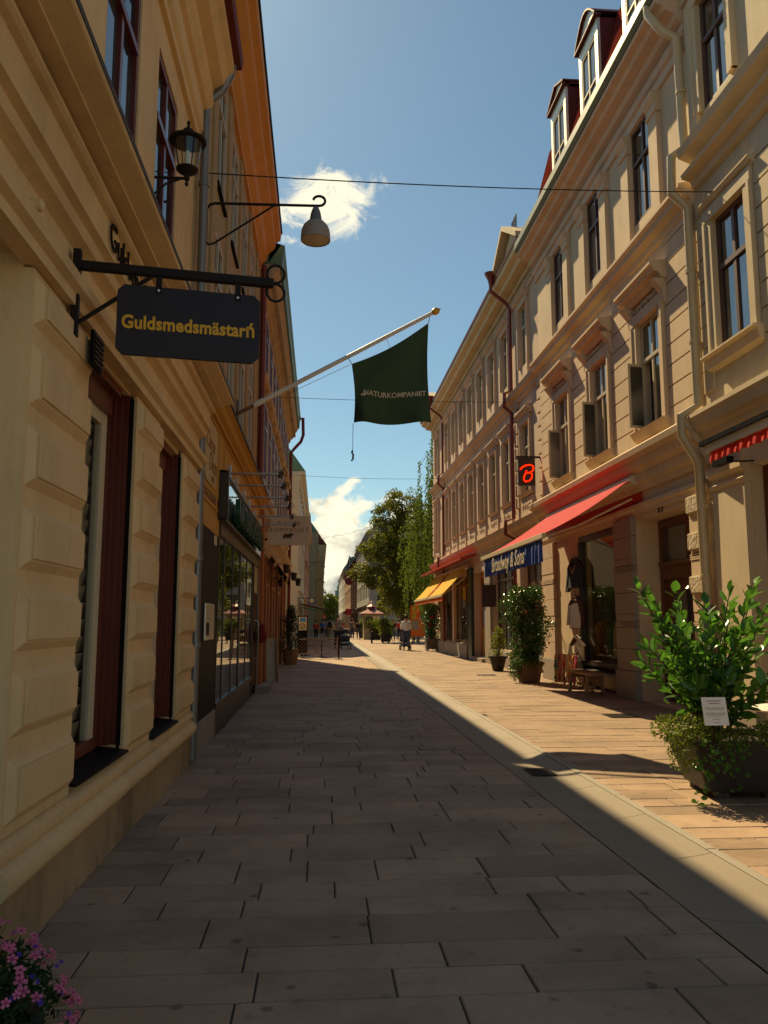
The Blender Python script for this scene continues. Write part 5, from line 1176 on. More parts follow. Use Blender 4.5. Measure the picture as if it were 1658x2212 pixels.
tree('square_tree', 'broad leafy tree spreading over the square beyond the rose house', (6.4, 63, 0), 6.0, [(6.4, 63, 10.6, 1.5), (5.3, 62.5, 9.7, 1.3), (5.0, 62, 8.3, 1.3), (7.2, 63, 8.7, 1.9), (4.1, 62, 6.9, 1.1), (5.2, 61.5, 6.4, 1.2), (3.2, 62, 5.0, .9), (4.3, 61.5, 4.9, 1.0), (6.7, 62, 6.4, 1.6), (5.6, 62.5, 4.2, 1.3), (7.4, 63, 5, 1.8), (6.6, 61, 3.0, 1.2), (7.6, 64, 3, 1.6), (8.4, 66, 8, 2), (5.4, 66, 7.6, 1.6)], 60, .17, K['leaft'], 11)
tree('back_tree', 'darker tree behind the kiosk on the square', (8.5, 78, 0), 5, [(8.5, 78, 7, 2.2), (7, 77, 5.2, 1.6), (9.5, 78, 4.5, 2), (7.2, 76, 3.2, 1.5), (6.6, 78, 8, 1.4)], 30, .22, K['leaft'], 12)
# weeping birch at the corner
wb = thing('weeping_birch', (8.3, 51, 0), 'weeping birch with long hanging strands at the corner of the rose house', 'tree')
t = MB(); t.tube([(8.3, 51, 0), (8.2, 51, 6), (8.1, 51, 14.5)], .26, 10, .05); r = random.Random(13); lv = []
for i in range(260):
    a = r.uniform(0, 6.28); zt = 15.0 - r.random() ** .9 * 9.5; q = r.uniform(.3, 1.1 + (15 - zt) * .27); x, y = 8.2 + math.cos(a) * q, 51 + math.sin(a) * q; Ls = r.uniform(2.2, 6) * (1 if zt > 8 else .8); Ls = min(Ls, zt - 1.6)
    t.tube([(8.15, 51, zt - .6), (8.15 + math.cos(a) * q * .6, 51 + math.sin(a) * q * .6, zt + .2), (x, y, zt - .3)], .03, 4, .008)
    for j in range(int(Ls * 42)):
        s_ = j / (Ls * 42); lv.append((Vector((x + math.cos(a) * .25 * s_ + r.gauss(0, .07), y + r.gauss(0, .09), zt - .2 - s_ * Ls)), Vector((r.uniform(-.6, .6), r.uniform(-.6, .6), -1)).normalized(), r.uniform(.1, .17), rv(r)))
t.build('trunk', K['bark'], wb, smooth=True); leafset('crown', lv, K['leafb'], wb, fold=.1, wr=.55)
# far wood at the end of the street
for i, (x, y, z, rr, lab) in enumerate(((2.2, 215, 0, 3.4, 'yellow-green tree at the far end of the street'), (-.5, 235, 0, 4.2, 'dark green tree at the far end on the left'), (4.2, 250, 0, 4.6, 'rounded green tree below the far spire'))):
    tree('distant_tree', lab, (x, y, z), 3, [(x, y, 4.2, rr * .7), (x + 1.2, y, 5.8, rr * .55), (x - 1.4, y + 1, 5.2, rr * .55), (x + .3, y, 7.4, rr * .45), (x, y - 1, 2, rr * .7)], 16, .5, K['leaff'] if i else K['leafy'], 40 + i)


# ------------------------------------------------------------------ people
def skinmesh(name, verts, edges, rad, sub=1):
    me = bpy.data.meshes.new(name); me.from_pydata(verts, edges, []); o = bpy.data.objects.new('tmp_skin', me)
    o.modifiers.new('skin', 'SKIN'); s_ = o.modifiers.new('sub', 'SUBSURF'); s_.levels = sub; s_.render_levels = sub
    for i, r_ in enumerate(rad): me.skin_vertices[0].data[i].radius = r_ if isinstance(r_, tuple) else (r_, r_)
    me.skin_vertices[0].data[0].use_root = True
    out = baked(o); bpy.data.meshes.remove(me)
    out.shade_smooth(); out.name = name; return out


def person(label, x, y, rz, h=1.76, shirt='whitecl', legs='denim', step=.22, arms='swing', sleeve=1, hair='hair', sit=False, bulk=1., shorts=False, turn=0.):
    o = thing('person', (x, y, 0), label, 'person', 'people out in the street'); k_ = h / 1.78; ro = Matrix.Rotation(rz, 3, 'Z')
    def wp(v): return tuple(ro @ (Vector(v) * k_) + Vector((x, y, 0)))
    zz = -.47 if sit else 0
    pel, sp_, ch, nk, hd, ht = (0, 0, .95 + zz), (0, .01, 1.16 + zz), (0, .0, 1.38 + zz), (0, .005, 1.5 + zz), (0, .03, 1.62 + zz), (0, .02, 1.73 + zz)
    V = [pel, sp_, ch, nk, hd, ht]; E_ = [(0, 1), (1, 2), (2, 3), (3, 4), (4, 5)]; Rr = [(.15 * bulk, .105 * bulk), (.135 * bulk, .1 * bulk), (.155 * bulk, .1 * bulk), .052, (.078, .095), (.06, .075)]
    nose = len(V); V += [(0, .13, 1.63 + zz)]; E_ += [(4, nose)]; Rr += [.016]
    A_ = []
    for s_ in (-1, 1):
        sh_ = (s_ * .185, 0, 1.43 + zz)
        if arms == 'push': el, wr_, hn = (s_ * .25, .08, 1.17 + zz), (s_ * .22, .3, 1.08 + zz), (s_ * .2, .38, 1.07 + zz)
        elif arms == 'lap': el, wr_, hn = (s_ * .24, .08, 1.16 + zz), (s_ * .12, .28, 1.1 + zz), (s_ * .06, .34, 1.1 + zz)
        else: q = s_ * step * .6; el, wr_, hn = (s_ * .235, -.02 + q * .5, 1.15), (s_ * .23, .06 + q, .92), (s_ * .22, .08 + q, .83)
        b_ = len(V); V += [sh_, el, wr_, hn]; E_ += [(2, b_), (b_, b_ + 1), (b_ + 1, b_ + 2), (b_ + 2, b_ + 3)]; Rr += [.062, .045, .033, (.022, .04)]; A_.append((sh_, el, wr_))
    Lg = []
    for s_ in (-1, 1):
        q = s_ * step
        if sit: hp, kn, an, to = (s_ * .1, .0, .47), (s_ * .13, .44, .5), (s_ * .12, .46, .09), (s_ * .13, .6, .04)
        else: hp, kn, an, to = (s_ * .095, 0, .9), (s_ * .1, .04 - q * .5, .5), (s_ * .1, -q - (.06 if q > 0 else 0), .1 + (.05 if q > .15 else 0)), (s_ * .11, -q + .12, .04)
        b_ = len(V); V += [hp, kn, an, to]; E_ += [(0, b_), (b_, b_ + 1), (b_ + 1, b_ + 2), (b_ + 2, b_ + 3)]; Rr += [.095 * bulk, .062, .04, (.045, .032)]; Lg.append((hp, kn, an, to))
    link('body', skinmesh('body', [wp(v) for v in V], E_, [tuple(c_ * k_ for c_ in r_) if isinstance(r_, tuple) else r_ * k_ for r_ in Rr]), K['skin'], o)
    V = [(0, 0, .9 + zz), sp_, ch, (0, 0, 1.46 + zz)]; E_ = [(0, 1), (1, 2), (2, 3)]; Rr = [(.185 * bulk, .14 * bulk), (.165 * bulk, .125 * bulk), (.18 * bulk, .125 * bulk), .075]
    for (a, b2, c_) in A_:
        b_ = len(V); V += [a, b2 if sleeve else tuple(Vector(a).lerp(Vector(b2), .75))]; E_ += [(2, b_), (b_, b_ + 1)]; Rr += [.08, .064]
        if sleeve == 2: V += [tuple(Vector(b2).lerp(Vector(c_), .95))]; E_ += [(b_ + 1, b_ + 2)]; Rr += [.05]
    link('shirt', skinmesh('shirt', [wp(v) for v in V], E_, [tuple(c_ * k_ for c_ in r_) if isinstance(r_, tuple) else r_ * k_ for r_ in Rr]), K[shirt], o)
    V = [(0, 0, .96 + zz)]; E_ = []; Rr = [(.168 * bulk, .13 * bulk)]; SV = []
    for (hp, kn, an, to) in Lg:
        b_ = len(V); V += [hp, kn]; E_ += [(0, b_), (b_, b_ + 1)]; Rr += [.112 * bulk, .082]
        if not shorts: V += [tuple(Vector(kn).lerp(Vector(an), .93))]; E_ += [(b_ + 1, b_ + 2)]; Rr += [.062]
        SV.append((an, to))
    link('trousers', skinmesh('trousers', [wp(v) for v in V], E_, [tuple(c_ * k_ for c_ in r_) if isinstance(r_, tuple) else r_ * k_ for r_ in Rr]), K[legs], o)
    for an, to in SV: link('shoe', skinmesh('shoe', [wp((an[0], an[1] - .04, .05 + max(0, an[2] - .1))), wp((to[0], to[1] + .02, .045))], [(0, 1)], [(.05, .045), (.048, .035)]), K['rubber'], o)
    hm = MB(); pr_ = [(.0, .135), (.05, .128), (.085, .09), (.1, .03), (.096, -.03), (.07, -.06)]
    hm.lathe([(a * k_, b_ * k_) for a, b_ in pr_], wp((0, -.012, 1.68 + zz)), 14, 1.12).build('hair', K[hair], o, smooth=True)
    return o


def stroller(x, y, rz, label, m):
    o = thing('stroller', (x, y, 0), label, 'stroller'); ro = Matrix.Rotation(rz, 3, 'Z'); TT = lambda a, b_, c_: tuple(ro @ Vector((a, b_, c_)) + Vector((x, y, 0)))
    for sx_ in (-.26, .26):
        for sy in (-.3, .36):
            w = MB(TT).lathe([(.07, -.02), (.13, -.022), (.14, -.012), (.14, .012), (.13, .022), (.07, .02)], (sx_, sy, .14), 16, ax=(1, 0, 0)).build('wheel', K['rubber'], o); MB(TT).lathe([(0, -.024), (.05, -.024), (.05, .024), (0, .024)], (sx_, sy, .14), 10, ax=(1, 0, 0)).build('hub', K['steel'], w)
        MB(TT).tube([(sx_ * .9, .36, .14), (sx_ * .9, -.1, .6), (sx_ * .9, -.42, 1.03)], .014, 6).tube([(sx_ * .9, -.3, .14), (sx_ * .9, .1, .55)], .014, 6).build('side_frame', K['iron'], o)
    MB(TT).tube([(-.24, -.42, 1.03), (.24, -.42, 1.03)], .018, 8).build('handle', K['rubber'], o)
    MB(TT).prof([(-.28, .5), (-.3, .72), (.32, .72), (.36, .5), (.2, .42), (-.2, .42)], -.22, .22).build('carrycot', m, o, bevel=.04)
    n = 9; hd_ = MB(TT); vs_ = []
    for i in range(n + 1):
        a = math.pi * .95 * i / n
        for j in range(9): q = math.pi * j / 8; vs_.append((-.24 * math.cos(q), -.05 - .32 * math.cos(a) * .9 * math.sin(q) ** .5 * .8, .72 + .38 * math.sin(q) * (.45 + .55 * math.sin(a))))
    hd_.add(vs_, [(i * 9 + j, i * 9 + j + 1, (i + 1) * 9 + j + 1, (i + 1) * 9 + j) for i in range(n) for j in range(8)]).build('hood', m, o, smooth=True)
    MB(TT).box(-.2, .2, -.2, .25, .2, .32).build('basket', K['blackcl'], o)
    return o


person('man in white shirt and jeans seen from behind, pushing a pushchair in the sun', 4.55, 43.2, 0, 1.84, 'whitecl', 'denim', .1, 'push', 2, bulk=1.1)
stroller(4.56, 43.75, 0, 'low pushchair in front of the man in white', K['navy'])
person('dark-haired person in grey leaning over a black pram in the shade', 1.02, 47.0, R(-160), 1.86, 'greycl', 'blackcl', .08, 'push', 0)
stroller(1.42, 45.6, R(165), 'black pram with raised hood in the shade on the left', K['blackcl'])
person('walker in pale shirt and jeans, first of three walking toward us', 2.88, 72.5, R(175), 1.76, 'greycl', 'denim', .2, 'swing', 1)
person('walker in dark jacket and jeans, second of three walking toward us', 3.3, 70, R(180), 1.66, 'navy', 'denim', .2, 'swing', 2)
person('walker in navy shirt and khaki trousers beside the planters', 4.0, 70.6, R(170), 1.76, 'navy', 'khaki', .18, 'swing', 1)
bp_ = person('man with black backpack and khaki trousers walking away on the shady side', .85, 69, R(5), 1.86, 'whitecl', 'khaki', .18, 'swing', 1)
MB().box(.66, 1.04, 68.74, 68.9, 1.02, 1.52).build('backpack', K['blackcl'], bp_, bevel=.05)
person('person in blue shirt and dark shorts walking away', .27, 72.8, 0, 1.74, 'bluecl', 'blackcl', .18, 'swing', 1, shorts=True)
person('person in red shirt walking away by the shop fronts', -.3, 69.1, R(-5), 1.62, 'redcl', 'blackcl', .16, 'swing', 1)
person('reddish-haired person in plum top in the crowd behind the pram', 1.65, 80, R(170), 1.7, 'purple', 'denim', .15, 'swing', 1)
person('person in pale top farther back in the street crowd', 2.1, 86, R(180), 1.7, 'whitecl', 'navy', .16, 'swing', 1)
person('distant walker in dark clothes near the far trees', 1.2, 96, R(180), 1.75, 'blackcl', 'blackcl', .16, 'swing', 1)
person('person in light blue shirt seated at the edge of the square', 7.35, 60, R(70), 1.75, 'bluecl', 'blackcl', 0, 'lap', 1, sit=True)
st_ = thing('stone_seat', (7.4, 60, 0), 'low stone block bench at the edge of the square', 'bench'); MB().box(6.9, 9.4, 59.8, 60.4, .36, .45).build('seat', K['granite'], st_, bevel=.01)
for x in (7.1, 9.1): MB().box(x, x + .2, 59.85, 60.35, 0, .36).build('leg', K['granite'], st_)

for i, (x, y, sh_, lg, lab) in enumerate(((.6, 78, 'greycl', 'denim', 'walker in grey by the left shop fronts, behind the blue shirt'), (2.5, 90, 'redcl', 'denim', 'far walker in a red top in mid street'), (3.3, 84, 'khaki', 'navy', 'walker in tan beside the kiosk'), (1.8, 104, 'bluecl', 'khaki', 'very distant walker in blue'), (.9, 110, 'whitecl', 'denim', 'very distant walker in white'), (5.9, 66, 'blackcl', 'denim', 'person in black standing under the trees'), (6.6, 68, 'redcl', 'navy', 'person in red standing under the trees'))):
    person(lab, x, y, R(180 if i % 2 else 0), 1.7, sh_, lg, .16, 'swing', 1)

# ------------------------------------------------------------------ cafe on the left: lattice fence, tables, board
fe = thing('lattice_fence', (-.1, 33.7, 0), 'low brown lattice fence panel round the pavement cafe', 'fence')
x0, x1, z0, z1, yf = -.98, .76, .2, .84, 33.7
MB().box(x0, x1, yf - .02, yf + .02, z1 - .035, z1).build('rail', K['wood'], fe); MB().box(x0, x1, yf - .02, yf + .02, z0, z0 + .035).build('rail', K['wood'], fe)
for x in (x0, -.13, x1 - .03): MB().box(x, x + .035, yf - .022, yf + .022, z0, z1 - .036).build('stile', K['wood'], fe)
H_ = z1 - z0 - .07; k_ = x0 - H_
while k_ < x1:
    for s_ in (1, -1):
        a = max(k_, x0 + .02); c_ = min(k_ + H_, x1 - .02)
        if c_ - a > .06:
            za, zb = (a - k_), (c_ - k_)
            if s_ < 0: za, zb = H_ - za, H_ - zb
            MB().add([(p, yf + q + s_ * .006, z0 + .035 + zz + e) for q in (-.006, .006) for p, zz in ((a, za), (c_, zb)) for e in (-.012, .012)], [(0, 2, 3, 1), (4, 5, 7, 6), (0, 1, 5, 4), (2, 6, 7, 3), (1, 3, 7, 5), (0, 4, 6, 2)]).build('lattice_slat', K['wood'], fe)
    k_ += .16
po = MB().box(.76, .82, yf - .03, yf + .03, 0, .88).build('post', K['iron'], fe); MB().box(.62, .95, yf - .12, yf + .12, 0, .02).build('foot_plate', K['iron'], fe)
for i, (x, y) in enumerate(((-.75, 35), (.1, 35.2), (-.6, 37))):
    o = thing('cafe_table', (x, y, 0), ('first', 'second', 'third')[i] + ' dark round cafe table behind the lattice fence', 'table', 'cafe tables behind the fence')
    MB().lathe([(.0, .73), (.33, .73), (.34, .745), (.33, .76), (0, .76)], (x, y, 0), 20).build('top', K['black'], o); MB().lathe([(.22, 0), (.2, .02), (.03, .05), (.025, .73)], (x, y, 0), 14).build('pedestal', K['iron'], o)
ab = thing('sandwich_board', (-.77, 37.6, 0), 'pavement board with blue picture and crossed-out circle on white', 'sign')
MB().box(-.99, -.54, 37.58, 37.64, .1, 1.78).build('board', K['black'], ab); MB().box(-.95, -.58, 37.565, 37.58, 1.12, 1.72).build('paper', K['signcream'], ab)
MB().box(-.9, -.63, 37.555, 37.565, 1.5, 1.68).build('picture', mat('blue_picture', (.05, .25, .5), .6, .8, 9), ab)
MB().lathe([(.1, -.004), (.125, -.004), (.125, .004), (.1, .004)], (-.765, 37.556, 1.3), 24, ax=(0, 1, 0), cap=False).build('circle_mark', K['black'], ab)
MB().add([(-.84, 37.554, 1.2), (-.82, 37.554, 1.19), (-.69, 37.554, 1.39), (-.71, 37.554, 1.4)], [(0, 1, 2, 3)]).build('bar_mark', K['black'], ab)
for i, (x, y, z) in enumerate(((-1.03, 25, 3.1), (-.85, 26.6, 2.95), (-.75, 28.2, 2.85))):
    o = thing('hanging_pot', (x, y, z), ('nearest', 'middle', 'farthest')[i] + ' dark flower pot hung on the restaurant front', 'pot', 'pots hung on the restaurant front')
    MB().lathe([(.07, -.13), (.1, .1), (.11, .12), (.09, .12), (.06, -.1)], (x, y, z), 14).build('pot', K['darkpot'], o, smooth=True); MB().tube([(XC + .05, y, z + .15), (x, y, z + .15), (x, y, z + .1)], .012, 6).build('hook', K['iron'], o)
o = thing('coach_lamp', (-1.3, 24.4, 2.7), 'small black coach lamp on the restaurant wall', 'lamp')
MB().tube([(XC, 24.4, 2.75), (-1.2, 24.4, 2.82), (-1.17, 24.4, 2.75)], .012, 6).build('arm', K['iron'], o); MB().lathe([(.02, -.14), (.05, -.12), (.075, .04), (.09, .05), (.03, .1), (0, .12)], (-1.17, 24.4, 2.66), 6).build('body', K['iron'], o)
o = thing('diamond_sign', (-1.2, 48, 2.7), 'blue projecting sign with pale yellow diamond on the corner house', 'sign')
MB().box(-.68, -.26, 47.97, 48.03, 2.53, 2.92).build('board', mat('sign_blue', (.04, .12, .35), .5), o); MB().poly([(-.47, 47.96, 2.56), (-.3, 47.96, 2.725), (-.47, 47.96, 2.89), (-.64, 47.96, 2.725)], (0, .008, 0)).build('diamond', mat('pale_yellow', (.7, .6, .25), .6), o); MB().box(-1.25, -.68, 47.98, 48.02, 2.85, 2.89).build('bracket', K['iron'], o)
def lean_awning(label, y0, y1, xa, za, xb, zb, m, group=None, scal=None):
    o = thing('shop_awning', (xa, y0, zb), label, 'awning', group)
    MB().add([(xa, y0, za), (xa, y1, za), (xb, y1, zb), (xb, y0, zb), (xa, y0, za - .03), (xa, y1, za - .03), (xb, y1, zb - .03), (xb, y0, zb - .03)], [(0, 1, 2, 3), (4, 7, 6, 5), (0, 3, 7, 4), (1, 5, 6, 2), (0, 4, 5, 1), (3, 2, 6, 7)]).build('cloth', m, o)
    if scal:
        n = 6
        for i in range(n): MB().box(xb - .02, xb + .01, y0 + (y1 - y0) * i / n, y0 + (y1 - y0) * (i + .9) / n, zb - .3, zb - .03).build('valance_flap', scal[i % 2], o)
    else: MB().box(xb - .02, xb + .01, y0, y1, zb - .16, zb - .03).build('valance', m, o)
lean_awning('dark maroon awning over the pavement beyond the side street', 50, 54, -1.2, 2.62, .9, 2.12, mat('maroon_awning', (.05, .012, .01), .8))
lean_awning('green and white striped awning beneath the maroon one', 55, 59, -1.2, 2.5, .25, 2.2, mat('green_stripe', (.08, .3, .2), .8, .5, 3), None, (K['redcl'], K['white']))
lean_awning('white awning down the left side of the street', 75, 80, -1.2, 3.2, .0, 2.9, K['white'])

# ------------------------------------------------------------------ square: kiosk, banner, bollard, poster, signs
kk = thing('kiosk', (4.45, 70, 0), 'small kiosk with red pyramid roof and lantern on the square', 'kiosk')
MB().box(3.75, 5.15, 70, 71.4, 0, 2.2).build('wall', K['pale'], kk); MB().box(3.85, 5.05, 69.97, 70, .95, 1.95).build('hatch', K['glass'], kk)
cxk, cyk = 4.45, 70.7
MB().add([(cxk + a * 1.0, cyk + b_ * 1.0, 2.2) for a, b_ in ((-1, -1), (1, -1), (1, 1), (-1, 1))] + [(cxk + a * .32, cyk + b_ * .32, 2.55) for a, b_ in ((-1, -1), (1, -1), (1, 1), (-1, 1))] + [(cxk + a * 1.0, cyk + b_ * 1.0, 2.12) for a, b_ in ((-1, -1), (1, -1), (1, 1), (-1, 1))], [(0, 1, 5, 4), (1, 2, 6, 5), (2, 3, 7, 6), (3, 0, 4, 7), (4, 5, 6, 7), (8, 9, 1, 0), (9, 10, 2, 1), (10, 11, 3, 2), (11, 8, 0, 3), (8, 11, 10, 9)]).build('roof', mat('kiosk_roof', (.4, .12, .09), .5), kk)
MB().box(cxk - .28, cxk + .28, cyk - .28, cyk + .28, 2.55, 2.8).build('lantern', K['redroof'], kk); MB().lathe([(.45, 2.8), (.0, 3.05)], (cxk, cyk, 0), 4).build('lantern_roof', mat('kiosk_roof_top', (.4, .12, .09), .5), kk)
bn = thing('beach_flag', (4.3, 72, 0), 'white and yellow feather banner beside the kiosk', 'flag')
MB().tube([(4.1, 72, 0), (4.12, 72, 2.4), (4.25, 72, 3.2), (4.6, 72, 3.3)], .018, 6).build('pole', K['white'], bn)
MB().poly([(4.16, 72, 2.56), (4.2, 72, 3.0), (4.32, 72, 3.24), (4.55, 72, 3.2), (4.7, 72, 2.9), (4.7, 72, 2.56)], (0, .01, 0)).build('upper_cloth', K['white'], bn); MB().poly([(4.15, 72, 2.2), (4.16, 72, 2.555), (4.7, 72, 2.555), (4.68, 72, 2.25)], (0, .01, 0)).build('lower_cloth', K['yelfab'], bn)
bo = thing('bollard', (3.65, 57.6, 0), 'slim dark metal bollard by the gutter', 'bollard'); MB().lathe([(.09, 0), (.09, .04), (.065, .06), (.062, .92), (.075, .93), (.075, 1.0), (.05, 1.04), (0, 1.05)], (3.65, 57.6, 0), 16).build('post', K['iron'], bo, smooth=True); MB().lathe([(.066, .8), (.068, .8), (.068, .86), (.066, .86)], (3.65, 57.6, 0), 16).build('band', K['steel'], bo)
pp_ = thing('poster_stand', (6.6, 56, 0), 'orange poster stand with grey picture beneath the trees', 'sign'); orp = mat('orange_poster', (.75, .16, .02), .6, .2, 3)
MB().box(6.23, 6.86, 56, 56.06, .5, 2.6).build('panel', orp, pp_); MB().box(6.87, 7.2, 56.01, 56.05, .5, 1.6).build('side_panel', orp, pp_); MB().box(6.28, 6.75, 55.985, 56, .95, 1.62).build('picture', K['granite'], pp_); text('FOLKET', .16, lambda x, y, z: (6.55 + x, 55.995 - z, 1.95 + y), K['redcl'], 'poster_letters', pp_, .002)
for x in (6.3, 6.78): MB().box(x, x + .05, 56, 56.05, 0, .5).build('leg', K['iron'], pp_)
bk = thing('bicycle', (6.0, 58.5, 0), 'dark parked bicycle beside the planters on the square', 'bicycle')
for yy, xx in ((58.5, 5.45), (58.5, 6.5)):
    w = MB().lathe([(.31, -.015), (.34, -.012), (.34, .012), (.31, .015), (.31, -.015)], (xx, yy, .34), 26, ax=(0, 1, 0), cap=False).build('wheel', K['rubber'], bk)
    for a in range(6): MB().tube([(xx, yy, .34), (xx + .31 * math.cos(a * 1.047), yy, .34 + .31 * math.sin(a * 1.047))], .003, 3).build('spoke', K['steel'], w)
MB().tube([(5.45, 58.5, .34), (5.85, 58.5, .36), (6.25, 58.5, .82), (5.75, 58.5, .85), (5.85, 58.5, .36)], .016, 6).tube([(5.45, 58.5, .34), (5.74, 58.5, .9)], .014, 6).tube([(6.5, 58.5, .34), (6.22, 58.5, 1.0)], .016, 6).build('frame', K['black'], bk); MB().tube([(6.2, 58.25, 1.02), (6.24, 58.5, 1.02), (6.2, 58.75, 1.02)], .014, 6).build('handlebar', K['black'], bk); MB().box(5.62, 5.88, 58.44, 58.56, .92, .98).build('saddle', K['black'], bk, bevel=.02)
rs = thing('round_sign', (4.4, 100, 6.4), 'round dark red projecting sign on the grey building', 'sign'); MB().lathe([(0, -.06), (.5, -.06), (.52, 0), (.5, .06), (0, .06)], (3.55, 100, 6.45), 24, ax=(0, 1, 0)).build('disc', mat('dark_red_sign', (.25, .012, .02), .5), rs); MB().lathe([(.2, -.07), (.3, -.07), (.3, -.062), (.2, -.062)], (3.55, 100, 6.45), 20, ax=(0, 1, 0), cap=False).build('ring', K['redpipe'], rs); MB().tube([(3.6, 100, 6.45), (5.4, 100, 6.45)], .04, 6).build('bracket', K['iron'], rs)
ls = thing('lit_sign', (4.4, 105, 3), 'small bright red square sign far down on the right', 'sign'); MB().box(3.3, 4.0, 104.9, 105, 2.4, 3.15).build('panel', mat('sign_crimson', (.8, .02, .06), .4), ls); MB().box(4.0, 5.4, 104.93, 104.97, 2.9, 3.0).build('bracket', K['iron'], ls)
wn = thing('no_entry_sign', (.35, 62, 0), 'small round red no-entry sign on a post', 'sign'); MB().tube([(.35, 62.05, 0), (.35, 62.05, 2.0)], .03, 8).build('post', K['zinc'], wn); MB().lathe([(0, -.015), (.14, -.015), (.14, .015), (0, .015)], (.35, 62, 1.85), 18, ax=(0, 1, 0)).build('disc', mat('sign_red', (.7, .03, .02), .4), wn); MB().box(.26, .44, 61.97, 61.984, 1.83, 1.875).build('bar', K['white'], wn)
rf = thing('roof_flag', (4.6, 130, 9.4), 'small green and white flag on a roof pole against the clouds', 'flag'); MB().tube([(4.62, 130, 9.3), (4.62, 130, 12)], .05, 6).build('pole', K['white'], rf); MB().poly([(4.66, 130, 11.9), (5.1, 130, 11.5), (5.4, 130, 10.9), (5.05, 130, 11.0), (4.66, 130, 11.3)], (0, .03, 0)).build('cloth', K['greenroof'], rf); MB().poly([(4.58, 130, 11.8), (4.3, 130, 10.9), (4.35, 130, 10.2), (4.58, 130, 10.6)], (0, .03, 0)).build('cloth', K['greenfab'], rf)
lean_awning('pale awning on the pinkish shop house', 118, 121, 5.4, 3.2, 4.2, 2.8, K['white'])
rl = thing('paper_lantern', (6.3, 43.6, 2.2), 'round glowing-red paper lantern hung at the house corner', 'lantern'); MB().lathe([(.03, -.2), (.09, -.16), (.12, -.05), (.12, .05), (.09, .16), (.03, .2)], (6.2, 43.9, 2.2), 16).build('shade', mat('red_lantern', (.8, .02, .02), .6, trans=.5), rl, smooth=True); MB().tube([(6.2, 43.9, 2.4), (6.2, 43.9, 2.6)], .005, 4).build('cord', K['iron'], rl)

# ------------------------------------------------------------------ clothes shop goods
be = thing('bench', (5.75, 17.2, 0), 'weathered wooden bench outside the clothes shop window', 'bench')
for i in range(2): MB().box(5.5 + i * .18, 5.67 + i * .18, 16.45, 18.2, .4, .45).build('seat_plank', K['wood'], be, bevel=.006)
for y in (16.75, 17.85):
    for x, l_ in ((5.53, -.05), (5.8, .05)): MB().add([(x + (l_ if z == 0 else 0) + a, y + b_, z) for z in (0, .4) for a, b_ in ((-.03, -.04), (.03, -.04), (.03, .04), (-.03, .04))], [(0, 3, 2, 1), (4, 5, 6, 7)] + [(i, (i + 1) % 4, 4 + (i + 1) % 4, 4 + i) for i in range(4)]).build('leg', K['wood'], be)
    MB().box(5.53, 5.8, y - .025, y + .025, .3, .4).build('cross_rail', K['wood'], be)
MB().box(5.64, 5.69, 16.75, 17.85, .14, .19).build('stretcher', K['wood'], be)
ck = thing('clothes_rail', (5.85, 19.1, 0), 'low rail packed with colourful scarves beside the bench', 'clothes rack')
for y in (18.3, 20.0): MB().tube([(5.65, y, 0), (5.85, y, .05), (5.85, y, .72)], .012, 6).tube([(6.05, y, 0), (5.85, y, .05)], .012, 6).build('stand', K['steel'], ck)
MB().tube([(5.85, 18.3, .72), (5.85, 20.0, .72)], .012, 8).build('rail', K['steel'], ck)
cols = [(.5, .03, .04), (.55, .35, .15), (.04, .08, .3), (.6, .5, .35), (.06, .25, .1), (.45, .08, .2), (.7, .3, .05), (.05, .3, .35), (.3, .05, .06), (.65, .55, .45)]
scm = [mat('scarf_cloth%d' % i, c_, .9, .25, 30) for i, c_ in enumerate(cols)]; r = random.Random(9)
for i in range(34):
    y = 18.36 + i * .048; w = r.uniform(.03, .045); zb = r.uniform(.02, .12) if i % 3 else r.uniform(.25, .4); lx = r.uniform(.02, .05); vs_ = []
    for j in range(7):
        t = j / 6; z = .74 - (.74 - zb) * t; q = 5.85 - .02 - lx * (1 + t) + .012 * math.sin(j * 1.7 + i)
        vs_ += [(q, y - w + .008 * math.sin(j + i), z), (q - .012, y, z), (q, y + w, z), (q + .025, y, z)]
    MB().add(vs_, [(j * 4 + a, j * 4 + (a + 1) % 4, j * 4 + 4 + (a + 1) % 4, j * 4 + 4 + a) for j in range(6) for a in range(4)] + [(0, 1, 2, 3), (27, 26, 25, 24)]).build('scarf', r.choice(scm), ck, smooth=True)
sg = MB().box(5.83, 5.87, 18.55, 18.7, .78, .94).build('price_card', K['signcream'], ck)
def garment(label, y, zt, L, m, sl, wd=.34, name='hanging_garment'):
    o = thing(name, (6.12, y, zt), label, 'clothes', 'clothes hung on the shop wall'); xo = 6.13
    pts = [(-.09, 0), (-.2, -.06), (-wd - .1, -.2), (-wd - .16, -sl), (-wd - .02, -sl), (-wd + .02, -.36), (-wd + .02, -L), (wd - .02, -L), (wd - .02, -.36), (wd + .02, -sl), (wd + .16, -sl), (wd + .1, -.2), (.2, -.06), (.09, 0), (0, -.06)]
    MB().poly([(xo - .02 * math.sin(i * 2.1), y + a * 1.3, zt + b_) for i, (a, b_) in enumerate(pts)], (-.06, 0, 0)).build('cloth', m, o, bevel=.015)
    MB().tube([(xo - .03, y - .3, zt - .04), (xo - .03, y, zt + .04), (xo - .03, y + .3, zt - .04)], .012, 6).tube([(xo - .03, y, zt + .04), (xo - .03, y, zt + .12)], .006, 5).build('hanger', K['brownwood'], o)
    return o
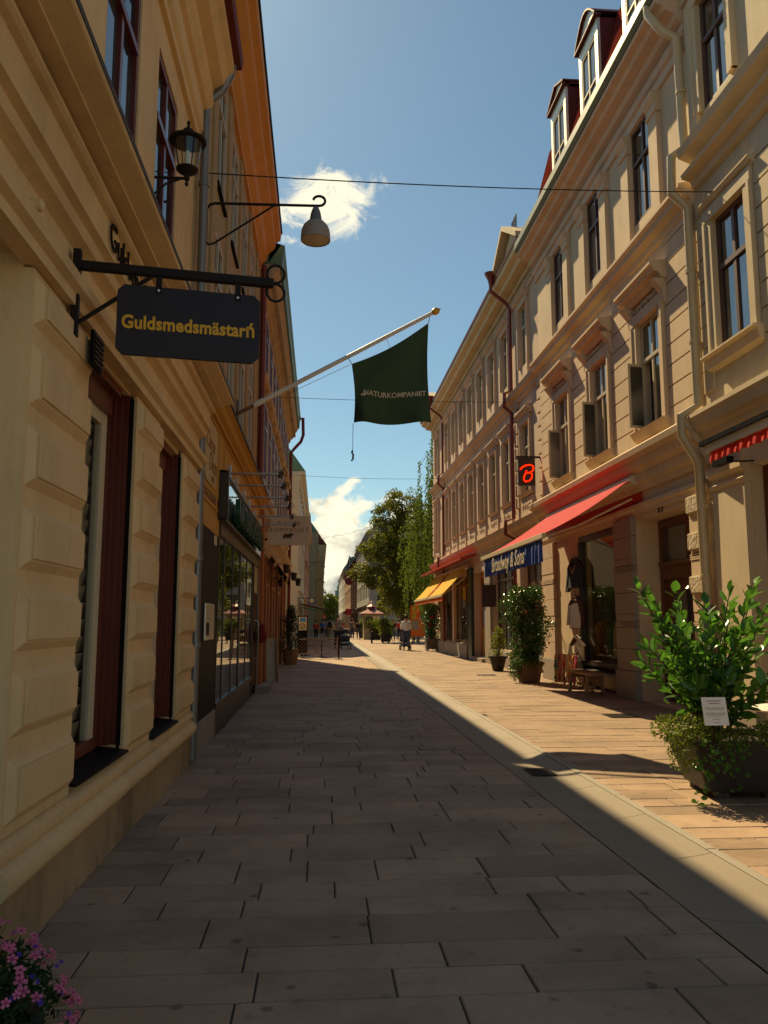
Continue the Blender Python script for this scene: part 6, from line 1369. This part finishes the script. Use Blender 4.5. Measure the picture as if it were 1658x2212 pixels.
ja = garment('navy jacket with tan braid hung highest on the shop wall', 19.2, 3.02, .72, mat('navy_wool', (.012, .013, .03), .9), .8)
MB().add([(6.045, 18.95, 2.85), (6.045, 19.0, 2.78), (6.045, 19.2, 2.62), (6.045, 19.2, 2.7), (6.045, 19.45, 2.85), (6.045, 19.4, 2.78)], [(0, 1, 2, 3), (3, 2, 5, 4)]).build('braid', K['khaki'], ja)
garment('dark checked overshirt hung in the middle of the shop wall', 19.2, 2.12, .78, mat('dark_check', (.06, .022, .022), .9, .6, 25), .7)
garment('brown shirt hung lowest on the shop wall', 19.2, 1.15, .6, mat('brown_shirt', (.1, .05, .03), .9), .55)
ne = thing('window_neon', (6.3, 16.95, 2.4), 'small blue-white neon script inside the shop window', 'neon sign'); text('Bros', .26, lambda x, y, z: (6.42 - z, 17.15 - x, 2.42 + y), K['neonw'], 'neon_script', ne, .004, -.006, shear=.3); text('&', .28, lambda x, y, z: (6.42 - z, 16.95 - x, 2.12 + y), K['neon'], 'neon_script', ne, .003, -.008)
# white cafe table at the right edge
wt = thing('white_table', (4.75, 8.3, 0), 'white round table top just inside the right edge', 'table'); MB().lathe([(0, .6), (.36, .6), (.38, .615), (.36, .63), (0, .63)], (4.78, 8.25, 0), 28).build('top', K['white'], wt, smooth=True); MB().lathe([(.2, 0), (.2, .02), (.03, .04), (.025, .6)], (4.78, 8.25, 0), 14).build('pedestal', K['iron'], wt)
pk = thing('parasol_pole', (5.3, 11.6, 0), 'thin dark pole with guy wire behind the laurel', 'pole'); MB().tube([(5.2, 11.2, 0), (5.2, 11.2, 1.95)], .03, 8).build('pole', K['iron'], pk); MB().lathe([(0, -.04), (.04, 0), (0, .04)], (5.2, 11.2, 1.97), 10).build('ball', K['steel'], pk); MB().tube([(5.2, 11.2, 1.9), (5.5, 10.6, 1.1)], .008, 5).build('guy', K['iron'], pk)
MB().box(5.0, 5.4, 11.0, 11.4, 0, .06).build('base', K['granite'], pk)

bpy.data.scenes.remove(scratch)
